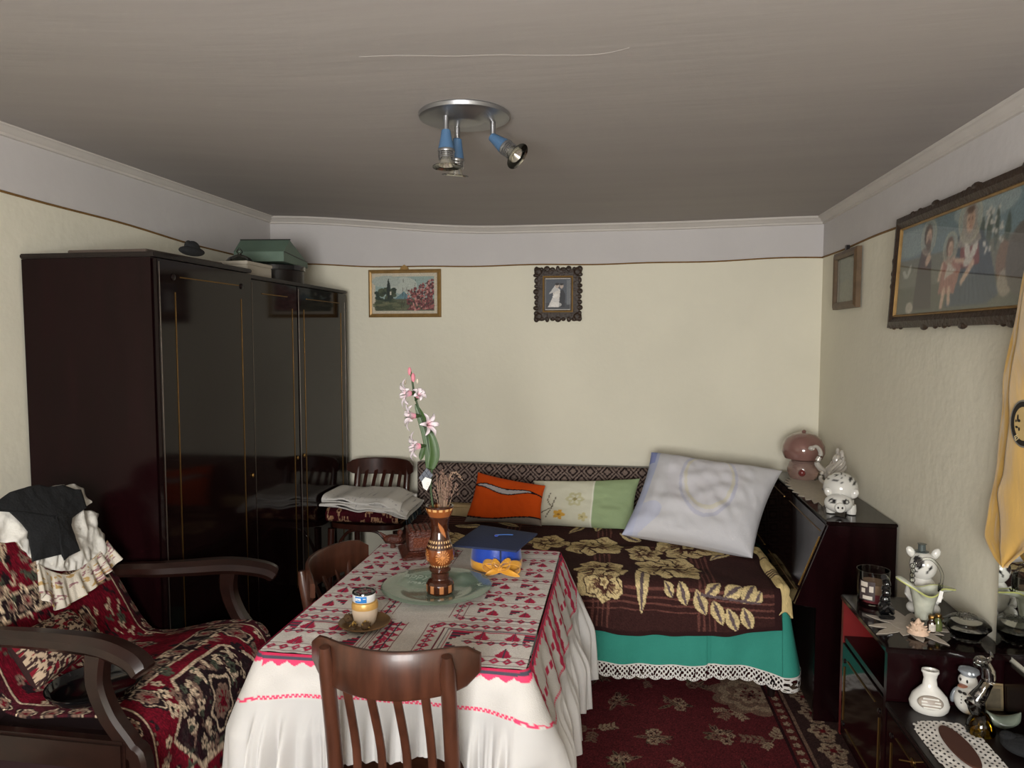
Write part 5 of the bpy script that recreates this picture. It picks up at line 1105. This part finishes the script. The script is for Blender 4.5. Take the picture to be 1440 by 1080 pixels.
vn = MB().tube([(.03, -RYc - .001, .03), (.03, -RYc + .0, .086)], .003, 6).build('seam', M_navy, gcap)
kx, ky_ = .030, -RYc - .012
bo = MB().ell((kx, ky_, .02), (.011, .010, .011), None, 12, 8).build('bow', M_rib, gcap)
def loop(rx, rz, ang, wd, name, dy=0.0):
    """ribbon loop: teardrop path in xz swept in depth"""
    t_ = np.linspace(0, 2 * PI, 40); r = np.sin(t_ / 2) ** .8; x = rx * r * np.cos((t_ - PI) * .42); z = rz * r * np.sin((t_ - PI) * .42) * 2.2
    c_, s_ = math.cos(ang), math.sin(ang); X, Z = x * c_ - z * s_, x * s_ + z * c_; w = np.linspace(-1, 1, 7)
    wid = wd * (.45 + .55 * r)
    P = np.stack([kx + X[:, None] + .002 * w[None] ** 2, ky_ + dy + (wid[:, None] * w[None]) * .8 + 0 * X[:, None], .02 + Z[:, None] + .006 * w[None] * r[:, None]], -1)
    gridobj(name, P, M_rib, bo, None, False, .0008)
loop(.075, .019, .18, .016, 'bow_loop'); loop(.066, .017, PI - .25, .016, 'bow_loop'); loop(.048, .014, .75, .012, 'bow_loop', -.006); loop(.04, .012, PI - .8, .011, 'bow_loop', -.004)
for sx, ex in ((-1, .05), (1, .075)): leafg([(kx, ky_, .018), (kx + sx * ex * .5, ky_ - .014, .013), (kx + sx * ex, ky_ - .02, .004)], .011, M_rib, 'ribbon_tail', parent=bo, nrm=(0, -1, .6), cup=.15)
# candle on a wooden dish
q = Pz(513, 880, zt); cd = thing('dish', 'small round wooden dish holding a candle jar and pine cones', 'dish', (q.x, q.y, zt))
MB().lathe([(0, 0), (.045, 0), (.07, .009), (.076, .014), (.073, .016), (.05, .007), (0, .005)], 40).build('saucer', mat('dish_wood', L(112, 84, 52), .45, wood=.3, scale=12, coat=.3), cd)
cj = thing('candle_jar', 'cream candle jar with a gold band standing in the wooden dish', 'candle', (q.x, q.y + .003, zt + .0055))
MB().lathe([(0, 0), (.026, 0), (.032, .012), (.037, .035), (.038, .05)], 32).build('cup', mat('cream_wax', L(206, 186, 164), .45, trans=.0), cj)
MB().lathe([(.0383, .0502), (.0385, .06), (.036, .068), (.028, .071), (0, .071)], 32).build('gold_band', mat('gold_band', L(206, 162, 92), .35, metal=.3), cj)
tn = thing('round_tin', 'small round tin with a black lid and blue and white label on the candle', 'tin', (q.x - .002, q.y + .003, zt + .0768))
MB().lathe([(0, 0), (.0325, 0), (.0335, .002), (.0335, .021), (.0325, .022)], 36).build('side', mat('white_label', L(206, 206, 206), .4), tn)
MB().lathe([(.0336, .0222), (.0345, .0235), (.0335, .027), (.030, .0275), (.029, .025), (0, .0245)], 36).build('lid', M_black, tn)
def wrap(a0, a1, z0, z1, r, name, m, par): 
    A = np.linspace(a0, a1, 14); return MB().loops([[Vector((rr * math.cos(a), rr * math.sin(a), z)) for rr, z in ((r, z0), (r + .0004, z0), (r + .0004, z1), (r, z1))] for a in A]).build(name, m, par)
wrap(-2.05, -1.0, .002, .020, .0336, 'blue_label', mat('label_blue', L(30, 110, 180), .4), tn); wrap(-2.0, -1.5, .008, .016, .0341, 'white_scroll', mat('white_label', None), tn); wrap(-1.32, -1.08, .013, .015, .0341, 'printed_line', mat('white_label', None), tn); wrap(-1.85, -1.6, .010, .012, .0346, 'printed_line', mat('label_blue', None), tn)
for k in range(7): a = k * .9; MB().ell((.017 * math.cos(a), .017 * math.sin(a), .026), (.006, .004, .002), None, 8, 6).build('relief_leaf', mat('tin_relief', L(92, 60, 62), .4), tn)
M_cone = mat('pine_cone_brown', L(84, 62, 38), .8); M_straw2 = mat('gold_straw', L(168, 134, 70), .7)
for i, (dx, dy, lab) in enumerate(((-.048, -.005, 'small dark pine cone on the wooden dish beside the tin-topped candle'), (.022, -.05, 'golden pine cone with straw tips on the wooden dish rim'), (-.014, -.052, 'flat dried golden seed sprig on the wooden dish'))):
    p = thing('pine_cone', lab, 'pine cone', (q.x + dx, q.y + dy, zt + .009), i * 1.1, 'cones on the wooden dish'); r_ = random.Random(i)
    MB().ell((0, 0, .012), (.015, .012, .012) if i < 2 else (.016, .007, .005), None, 10, 8).build('core', M_cone, p)
    for k in range(18):
        a = r_.uniform(0, 6.28); e_ = r_.uniform(-.1, 1.3); d = Vector((math.cos(a) * math.cos(e_), math.sin(a) * math.cos(e_), math.sin(e_))); c_ = Vector((0, 0, .012)); s = .016 if i < 2 else .013
        MB().tube([c_ + d * s * .5, c_ + d * s], [.0045, .0012], 5).build('scale', M_cone if (i == 0 or k % 2) else M_straw2, p)
# ================================================================== ornaments on the sloping cabinet
M_porc = mat('white_porcelain', L(206, 204, 198), .12, coat=.6); zB = BZ + .0185
def doily(name, label, c, r, z, n=14, m=None, depth=.25, sx=1, sy=1):
    ol = []
    for k in range(n * 4):
        a = 2 * PI * k / (n * 4); rr = r * (1 - depth * (.5 + .5 * math.cos(a * n))); ol.append((rr * math.cos(a) * sx, rr * math.sin(a) * sy))
    o = MB().prism(ol, .0022).build(name, m or mat('doily_linen', L(176, 166, 152), .95, var=.1, scale=40), None, False); o.location = (c[0], c[1], z); return tag(o, label, 'doily')
doily('doily', 'fringed pale linen doily on the sloping cabinet under glass ornaments', (.945, 3.62), .20, zB, 26, None, .2, .62, 1.9)
q = Pz(1140, 682, zB + .003); p = thing('glass_ornament', 'rose brown glass mushroom-shaped lamp on the cabinet corner', 'lamp', (.955, 3.93, zB + .0027))
M_rose = mat('rose_glass', L(150, 112, 104), .08, trans=.35, coat=.6); M_rose2 = mat('clear_rose_glass', L(190, 160, 150), .05, trans=.7, coat=.3)
MB().lathe([(.0, 0), (.062, 0), (.075, .02), (.08, .05), (.07, .085), (.06, .098), (0, .1)], 32).build('base_globe', M_rose2, p)
MB().lathe([(.055, .1005), (.095, .108), (.108, .14), (.105, .175), (.088, .21), (.058, .233), (.02, .244), (0, .245)], 36).build('dome', M_rose, p); MB().lathe([(.01, .2455), (.012, .252), (.006, .258), (0, .259)], 12).build('finial', M_rose, p)
MB().ell((-.02, -.065, .04), (.02, .02, .02), None, 12, 8).build('red_detail', mat('dark_rose', L(110, 50, 48), .2), p)
p = thing('swan_ornament', 'silvery white porcelain swan ornament with a curling neck behind the piggy bank', 'ornament', (1.015, 3.62, zB + .0027))
M_pearl = mat('pearl_glaze', L(186, 180, 172), .15, metal=.25, coat=.6); body = MB()
MB().lathe([(.04, 0), (.045, .006), (.03, .015), (.02, .03)], 20).build('foot', mat('blue_grey_glaze', L(84, 100, 124), .2, coat=.5), p)
body.ell((.01, 0, .085), (.05, .035, .05)).ell((.03, .0, .12), (.035, .03, .04)).ell((.02, 0, .15), (.022, .02, .03)); body.build('body', M_pearl, p)
MB().tube(catmull([(-.03, 0, .09), (-.07, 0, .13), (-.055, 0, .18), (-.075, -.005, .215), (-.1, -.01, .21)], 6), [.016 - .0004 * k for k in range(25)], 10).ell((-.1, -.01, .208), (.016, .011, .012), None, 10, 8).build('neck', M_pearl, p)
for s in (-1, 1):
    for k in range(4): MB().tube(catmull([(-.01, s * .03, .07 + .012 * k), (.03, s * .04, .10 + .02 * k), (.055 - .008 * k, s * .03, .13 + .025 * k)], 4), [.011] * 4 + [.009] * 4 + [.004], 8).build('wing_feather', M_pearl, p)
MB().tube(catmull([(-.02, -.03, .03), (-.06, -.03, .06), (-.05, -.03, .1)], 5), .009, 8).build('leaf_scroll', M_pearl, p)
# piggy bank
p = thing('piggy_bank', 'white glazed piggy bank with black painted doodles facing the room', 'piggy bank', (.935, 3.20, zB + .0027), math.radians(-12))
def blob(name, c, r, par, f=None, seg=40, ring=28, M=None):
    A = np.linspace(0, PI, ring)[:, None]; B = np.linspace(0, 2 * PI, seg, endpoint=False)[None]; D = np.stack([np.sin(A) * np.cos(B), np.sin(A) * np.sin(B), -np.cos(A) + 0 * B], -1)
    C = np.ones(D.shape) * np.array((206, 204, 198)) / 255.
    if f: f(D, C)
    P = D * np.array(r)
    if M is not None: P = P @ np.array(M).T
    return gridobj(name, P + np.array(c), M_glaze, par, C, True)
def dood(D, C): n = vnoise(D[..., 0] * 9 + 3, D[..., 2] * 9 + 5, 81); C[(n > .42) & (D[..., 1] < .2) & (D[..., 2] > .1)] = np.array((30, 30, 34)) / 255.
blob('body', (0, .02, .098), (.07, .074, .066), p, dood)
def face(D, C):
    for ex in (-.45, .45):
        for q_, c in ((.26, (30, 30, 34)), (.14, (206, 204, 198)), (.07, (30, 30, 34))): C[np.hypot(D[..., 0] - ex, D[..., 2] - .35) < q_] = np.array(c) / 255.
        C[D[..., 1] > 0] = np.array((206, 204, 198)) / 255.
hd = blob('head', (-.012, -.055, .045), (.056, .042, .040), p, face)
sn = MB().lathe([(.0, -.0), (.021, 0), (.022, .012), (.019, .018), (0, .019)], 24, (-.008, -.086, .035), Matrix.Rotation(PI / 2, 3, 'X')).build('snout', M_porc, hd)
for s in (-1, 1): MB().ell((-.008 + s * .008, -.1055, .036), (.0038, .0018, .005), None, 8, 6).build('nostril', M_ink, sn); MB().ell((s * .05, -.035, .085), (.016, .01, .022), Matrix.Rotation(s * .5, 3, 'Y'), 12, 8).build('ear', M_porc, hd)
for x, y in ((-.04, -.04), (.04, -.04), (-.04, .06), (.04, .06)): MB().lathe([(.0, 0), (.018, 0), (.02, .015), (.018, .04)], 14, (x, y, 0)).build('foot', M_porc, p)
# ================================================================== ornaments on the low cabinet
zA = CZ_ + .0006
lf = mat('fabric_leaf', L(168, 158, 146), .95, var=.08, scale=50)
dm = thing('leaf_doily', 'pale felt leaf-shaped mat with pointed lobes on the low cabinet', 'doily', (.895, 2.335, zA))
for k in range(13):
    a = -3.0 + k * .46; ln = .125 + .03 * math.sin(k * 2.1); M_ = Matrix.Rotation(a, 4, 'Z')
    MB().prism([(0, -.012), (ln * .5, -.019), (ln * .8, -.012), (ln, 0), (ln * .8, .012), (ln * .5, .019), (0, .012)], .0016, Matrix.Translation((0, 0, .0004 * (k % 3))) @ M_).build('lobe', lf, dm, False)
MB().prism([(.05 * math.cos(a), .05 * math.sin(a)) for a in np.linspace(0, 2 * PI, 20, endpoint=False)], .0026).build('centre', lf, dm, False)
zM = zA + .003
q = Pz(1226, 850, zA); p = thing('candle_glass', 'clear glass tumbler holding a red and cream candle on the low cabinet', 'candle', (q.x + .008, q.y + .02, zA))
MB().lathe([(0, 0), (.045, 0), (.047, .004), (.052, .115), (.0495, .115), (.0445, .012), (0, .01)], 36).build('tumbler', glassy('tumbler_glass', (.86, .86, .85), .3), p)
MB().lathe([(0, .0105), (.0435, .0105), (.045, .04)], 32).build('red_wax', mat('red_wax', L(120, 44, 52), .5), p); MB().lathe([(.0452, .0402), (.0462, .072), (0, .072)], 32).build('cream_wax', mat('cream_wax2', L(150, 120, 96), .5), p)
wrap(-2.75, -1.75, .02, .085, .0508, 'label', mat('candle_label', L(60, 48, 48), .5), p)
for a0, a1, z0_, z1_ in ((-2.65, -2.2, .066, .082), (-2.1, -1.85, .05, .07), (-2.5, -1.9, .024, .036), (-2.6, -2.35, .045, .06)): wrap(a0, a1, z0_, z1_, .0513, 'label_patch', mat('label_pale', L(190, 180, 168), .5), p)
# black seated figurine
q = Pz(1245, 872, zA); p = thing('black_figurine', 'glossy black seated figurine with a tall headdress in front of the candle', 'figurine', (q.x + .004, q.y + .015, zM))
MB().box(-.024, .024, -.022, .022, 0, .014, .004).build('plinth', M_black, p)
b = MB().ell((0, 0, .034), (.022, .02, .022)).ell((0, .004, .056), (.016, .014, .02)).tube([(-.018, -.012, .02), (-.012, -.024, .036), (-.002, -.02, .046)], .007, 8).tube([(.018, -.012, .02), (.012, -.024, .036), (.002, -.02, .046)], .007, 8); b.build('body', M_black, p)
MB().ell((0, -.003, .082), (.0135, .0145, .017)).ell((0, -.017, .08), (.004, .006, .004), None, 8, 6).build('head', M_black, p); MB().tube(catmull([(0, .002, .088), (.004, .008, .108), (-.002, .006, .126), (-.010, -.006, .134)], 5), [.015 - .0004 * k for k in range(16)], 12).build('headdress', M_black, p)
# porcelain dog
q = Pz(1287, 860, zA); p = thing('dog_figurine', 'white porcelain dog figurine with black patches and a tiny grey hat', 'figurine', (.985, 2.475, zM), math.radians(-12))
def spots(D, C): C[(vnoise(D[..., 0] * 3.1 + 2, D[..., 2] * 3.1, 91) > .45) & (D[..., 1] < .3)] = np.array((34, 32, 34)) / 255.
blob('body', (0, 0, .06), (.045, .04, .06), p)
def dface(D, C):
    x, z = D[..., 0], D[..., 2]; f_ = D[..., 1] < 0
    C[f_ & (np.hypot((x + .45) * 1.2, (z - .35)) < .42)] = np.array((40, 38, 40)) / 255.; C[f_ & (np.hypot(x + .42, z - .02) < .13)] = np.array((20, 20, 22)) / 255.; C[f_ & (np.hypot(x + .62, z + .3) < .07)] = np.array((20, 20, 22)) / 255.; C[f_ & (abs(z + .15 - (x - .2) * 1.2) < .1) & (x > .0) & (x < .55)] = np.array((36, 34, 36)) / 255.
hd = blob('head', (0, -.005, .150), (.040, .038, .047), p, dface)
for s in (-1, 1): MB().ell((s * .036, .004, .19), (.013, .01, .02), Matrix.Rotation(s * .5, 3, 'Y'), 12, 8).build('ear', M_porc, hd); MB().ell((s * .032, -.03, .017), (.018, .026, .017), None, 12, 8).build('paw', M_porc, p); MB().tube([(s * .036, -.01, .09), (s * .045, -.03, .06), (s * .03, -.042, .04)], .011, 8).build('arm', M_porc, p)
ht = MB().lathe([(.02, .190), (.021, .193), (.012, .195), (.011, .215), (.014, .217), (0, .218)], 16, (-.005, 0, .004)).build('hat', mat('hat_grey', L(84, 92, 92), .25, metal=.4), hd)
# tulip vase of green glass
q = Pz(1292, 878, zA); p = thing('glass_tulip_vase', 'milky green glass vase shaped like a flower with a clear looped handle', 'vase', (q.x + .012, q.y + .0, zM)); p.scale = (1.0, 1.0, 1.08)
M_tul = mat('milky_green_glass', L(176, 178, 164), .12, var=.25, scale=30, coat=.6); M_lime = mat('lime_edge', L(176, 180, 110), .2, coat=.5); M_cg = glassy('clear_handle_glass', (.97, .98, .96), .25)
MB().lathe([(0, 0), (.032, 0), (.034, .006), (.02, .012), (.024, .02)], 24).build('foot', M_cg, p)
nu, nv = 60, 30; A = np.linspace(0, 2 * PI, nu, endpoint=False)[None]; T = np.linspace(0, 1, nv)[:, None]
tip = np.exp(-((((A - PI * 1.12 + PI) % (2 * PI)) - PI) / .6) ** 2); tip2 = np.exp(-((((A - .15 + PI) % (2 * PI)) - PI) / .4) ** 2)
R_ = .024 + .022 * T ** 1.5 + .05 * tip * smooth(.75, 1, T) * 1 + .05 * tip2 * smooth(.7, 1, T); Z_2 = .018 + .088 * T + .036 * tip * smooth(.5, 1, T) + .0 * A - .012 * tip * smooth(.93, 1, T) - .016 * tip2 * smooth(.7, 1, T) + .012 * np.cos(A * 2) * T
gridobj('cup', np.stack([R_ * np.cos(A), R_ * np.sin(A), Z_2], -1), M_tul, p, None, True, .003)
MB().tube([(R_[-1, k % nu] * math.cos(A[0, k % nu]), R_[-1, k % nu] * math.sin(A[0, k % nu]), Z_2[-1, k % nu]) for k in range(nu + 1)], .0025, 6).build('lip', M_lime, p)
MB().tube(catmull([(.045, 0, .10), (.05, 0, .15), (.02, 0, .19), (-.02, 0, .185), (-.038, 0, .15), (-.036, 0, .105)], 7), .0045, 10).build('handle', M_cg, p)
for k in range(5): MB().ell((-.037 + .002 * math.sin(k * 3), -.004, .115 + k * .014), (.008, .008, .008), None, 10, 8).build('glass_bead', M_cg, p)
for k in range(4): a = .3 + k * .5; MB().tube([(.045, 0, .1), (.045 + .025 * math.cos(a), -.006, .1 + .025 * math.sin(a))], [.006, .002], 8).build('glass_petal', M_cg, p)
MB().box(.002, .013, -.048, -.047, .085, .118, 0, Matrix.Rotation(.2, 4, 'Y')).build('sticker', mat('white_tag', None), p, False)
# shell, bottles, bowl
q = Pz(1293, 894, zM); p = thing('seashell', 'spiky cream and pink seashell on the felt leaf mat', 'shell', (q.x + .0, q.y + .012, zM))
M_shell = mat('shell_pink', L(196, 168, 146), .4, var=.25, scale=60)
MB().lathe([(.004, 0), (.03, .004), (.024, .016), (.017, .026), (.01, .036), (.004, .047), (0, .05)], 20).build('whorl', M_shell, p)
for k in range(18): a = k * .7; r1 = .034 - .0011 * k; z = .006 + .0017 * k; MB().tube([(r1 * .7 * math.cos(a), r1 * .7 * math.sin(a), z), (r1 * 1.05 * math.cos(a), r1 * 1.05 * math.sin(a), z + .005)], [.0055, .001], 6).build('spike', M_shell, p)
for (px_, py_, lab, h) in ((1311, 890, 'tiny brown glass bottle with a gold cap and white label on the felt mat', .043), (1324, 888, 'tiny green glass bottle with a gold cap behind the labelled bottle', .043)):
    q = Pz(px_, py_, zM); p = thing('small_bottle', lab, 'bottle', (min(q.x, .967), q.y + .008, zM), 0, 'tiny bottles on the felt mat'); br = 'brown' in lab
    MB().lathe([(0, 0), (.0115, 0), (.012, .002), (.012, .03), (.008, .036), (.007, .040)], 20).build('flask', mat('brown_glass', L(40, 26, 18), .1, coat=.5) if br else mat('olive_glass', L(88, 96, 56), .1, coat=.5), p)
    MB().lathe([(.0085, .0402), (.0092, .042), (.0092, .049), (.008, .051), (0, .051)], 18).build('cap', M_brass, p)
    if br: wrap(-2.5, -.6, .005, .027, .0121, 'label', mat('label_pale', None), p)
    if br:
        for z in (.021, .017): wrap(-2.0, -1.3, z, z + .0015, .0126, 'printed_line', mat('grey_print', None), p)
q = Pz(1357, 905, zA); p = thing('glass_bowl', 'lidded smoky cut-glass bowl at the edge of the low cabinet', 'bowl', (1.025, 2.257, zA))
M_smk = glassy('smoky_glass', (.8, .8, .78), .4, .06)
MB().lathe([(0, 0), (.03, 0), (.034, .004), (.055, .03), (.064, .042), (.06, .042), (.03, .008), (0, .006)], 40).build('bowl', M_smk, p)
MB().lathe([(.065, .0425), (.062, .05), (.045, .064), (.02, .070), (0, .071)], 40).build('lid', M_smk, p)
for k in range(14): a = k * 2 * PI / 14; MB().ell((.024 * math.cos(a), .024 * math.sin(a), .0705), (.005, .005, .004), None, 8, 6).build('glass_bead', M_smk, p); MB().ell((.034 * math.cos(a), .034 * math.sin(a), .004), (.006, .006, .004), None, 8, 6).build('foot_bead', M_smk, p)
# ================================================================== on the lower cabinet
zL = .5406
q = Pz(1312, 1009, zL); p = thing('ceramic_dish', 'white ceramic bottle-necked dish with a ribbed oval hollow', 'ornament', (q.x + .005, q.y + .04, zL + .0), math.radians(-10))
Mt = Matrix.Rotation(math.radians(0), 3, 'X')
MB().lathe([(0, 0), (.042, 0), (.05, .010), (.052, .024), (.044, .046), (.03, .062), (.019, .075), (.0165, .095), (.020, .108), (.023, .113), (.022, .119), (.017, .119), (.014, .11), (0, .108)], 36, (0, 0, 0), Matrix.Diagonal((1, .8, 1))).build('flask', M_porc, p)
hl = MB().ell((-.004, -.034, .038), (.033, .010, .019), Matrix.Rotation(-.35, 3, 'X'), 24, 12).build('hollow', mat('hollow_shade', L(150, 140, 130), .4), p)  # raised oval; a hollow's shade is put into its darker colour
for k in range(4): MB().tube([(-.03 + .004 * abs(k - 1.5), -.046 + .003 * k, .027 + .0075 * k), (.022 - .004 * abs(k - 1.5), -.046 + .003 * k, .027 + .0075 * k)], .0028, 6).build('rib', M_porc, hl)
q = Pz(1366, 1003, zL); p = thing('duck_figurine', 'small glazed white duck figurine with a grey cap and bow tie', 'figurine', (q.x - .012, q.y - .002, zL + .002), math.radians(-50))
M_gz = mat('grey_glaze', L(128, 134, 140), .15, coat=.5)
blob('body', (0, 0, .04), (.036, .034, .042), p)
for s in (-1, 1): MB().ell((s * .031, -.006, .042), (.010, .018, .026), Matrix.Rotation(s * -.25, 3, 'Y'), 12, 8).build('wing', M_gz, p)
hd = blob('head', (0, -.004, .094), (.024, .023, .022), p); MB().ell((0, -.03, .086), (.012, .016, .004), None, 14, 8).build('beak', mat('beak_brown', L(150, 98, 78), .3), hd)
for s in (-1, 1): MB().ell((s * .009, -.0255, .100), (.003, .002, .005), None, 8, 6).build('eye', M_ink, hd); MB().ell((s * .006, -.031, .066), (.006, .003, .004), None, 8, 6).build('bow_tie', M_ink, p)
for z in (.056, .047, .038): MB().ell((0, -.0345 - (.056 - z) * .04, z), (.0018, .001, .0018), None, 6, 6).build('button', M_ink, p)
MB().lathe([(.020, .110), (.022, .114), (.027, .120), (.025, .126), (.012, .129), (0, .129)], 20, (0, 0, 0)).build('cap', M_gz, hd)
q = Pz(1386, 1042, zL); p = thing('glass_fish', 'tall clear and amber glass fish ornament curving upward', 'ornament', (q.x + .005, q.y + .04, zL + .002))
M_amb = glassy('amber_glass', (.6, .45, .08), .3); M_clr = glassy('ornament_glass', (.86, .83, .8), .5)
MB().lathe([(0, 0), (.034, 0), (.036, .008), (.03, .03), (.018, .052), (.008, .06)], 24).build('base', M_amb, p)
MB().tube(catmull([(-.006, 0, .05), (-.014, 0, .085), (.004, 0, .12), (.016, 0, .155), (.004, 0, .19), (-.014, -.004, .195), (-.02, -.006, .18)], 6), [.016, .018, .02, .021, .022, .022, .022, .021, .02, .019, .018, .017, .016, .015, .015, .015, .015, .016, .016, .016, .016, .015, .014, .013, .013, .014, .015, .016, .016, .015, .014, .012, .010, .009, .008, .006, .004], 12).build('body', M_clr, p)
MB().tube(catmull([(.004, 0, .19), (.02, 0, .21), (.014, 0, .225)], 4), [.006, .006, .006, .005, .005, .004, .003, .003, .002], 8).build('fin', M_clr, p); MB().tube([(.0, 0, .05), (-.04, 0, .085)], [.012, .004], 8).build('fin', M_clr, p)
# lace mat with a brown oval
lm = thing('lace_mat', 'white crocheted lace mat with a brown oval centre on the lower cabinet', 'doily', (.872, 1.93, zL), math.radians(0))
nu, nv = 110, 120; U, V = np.meshgrid(np.linspace(-1, 1, nu), np.linspace(-1, 1, nv)); P = np.stack([U * .08, V * .13 * (1 - .12 * U ** 2), .002 + .0015 * vnoise(U * 5, V * 5, 4)], -1)
Uc = (U[:-1, :-1] + U[1:, 1:]) / 2; Vc = (V[:-1, :-1] + V[1:, 1:]) / 2
hole = (np.sin((Uc * 9 + Vc * 6) * PI) > .2) & (np.sin((Uc * 9 - Vc * 14) * PI) > .2); inn_ = np.hypot(Uc / .45, Vc / .85) < 1; out_ = np.hypot(Uc * .96, Vc * .96) ** 1 > 1.18 + .05 * np.cos(np.arctan2(Vc, Uc) * 24)
gridobj('crochet', P, mat('white_lace', None), lm, None, False, 0, ~((hole & ~inn_) | out_))
MB().lathe([(0, .0045), (1, .0045), (.97, .008), (0, .0085)], 36, (0, 0, 0), Matrix.Diagonal((.03, .1, 1))).build('brown_centre', mat('brown_velvet', L(70, 38, 26), .9), lm)
# cards, dark scarf and shoe-shaped dish behind
for i, (px_, py_, w, h, rz, c, lab) in enumerate(((1392, 985, .055, .075, -.25, (112, 94, 62), 'yellowed card leaning against the back of the lower cabinet'), (1422, 988, .05, .07, .1, (96, 84, 60), 'second faded card leaning beside the yellowed card'), )):
    q = Pz(px_, py_, zL); o = thing('leaning_card', lab, 'card', (min(q.x + .01, 1.055), CYA - .0135 - .006 * i, zL), rz * .3)
    m = Matrix.Rotation(-.14, 4, 'X'); MB().box(-w / 2, w / 2, -.001, .001, 0.001, h, 0, m).build('card', mat('card_%d' % i, L(*c), .7, var=.2, scale=40), o, False); MB().box(-w / 2 + .006, w / 2 - .006, -.0016, -.0011, .008, h - .008, 0, m).build('print', mat('card_print_%d' % i, L(c[0] - 26, c[1] - 22, c[2] - 14), .6, var=.3, scale=50), o, False)
q = Pz(1432, 1003, zL); o = thing('boat_dish', 'grey green glazed boat-shaped dish at the back of the lower cabinet', 'dish', (1.035, 2.055, zL + .0016)); o.scale = (.62, .7, .8)
MB().loops([[Vector((.07 * t, .032 * math.cos(a) * math.sqrt(max(1 - t * t, .02)), .018 + .018 * math.sin(a) + .02 * abs(t) ** 2)) for a in np.linspace(0, 2 * PI, 14, endpoint=False)] for t in np.linspace(-1, 1, 15)]).build('hull', mat('celadon_glaze', L(104, 112, 100), .2, coat=.5), o); MB().ell((0, 0, .002), (.03, .018, .004)).build('foot', mat('celadon_glaze', None), o)
q = Pz(1420, 1040, zL); o = thing('sunglasses_case', 'black crumpled pouch lying beside the lace mat', 'pouch', (1.02, 1.935, zL))
MB().ell((0, 0, .018), (.045, .05, .018)).ell((-.02, .02, .026), (.02, .025, .014)).build('pouch', M_blackcloth, o)
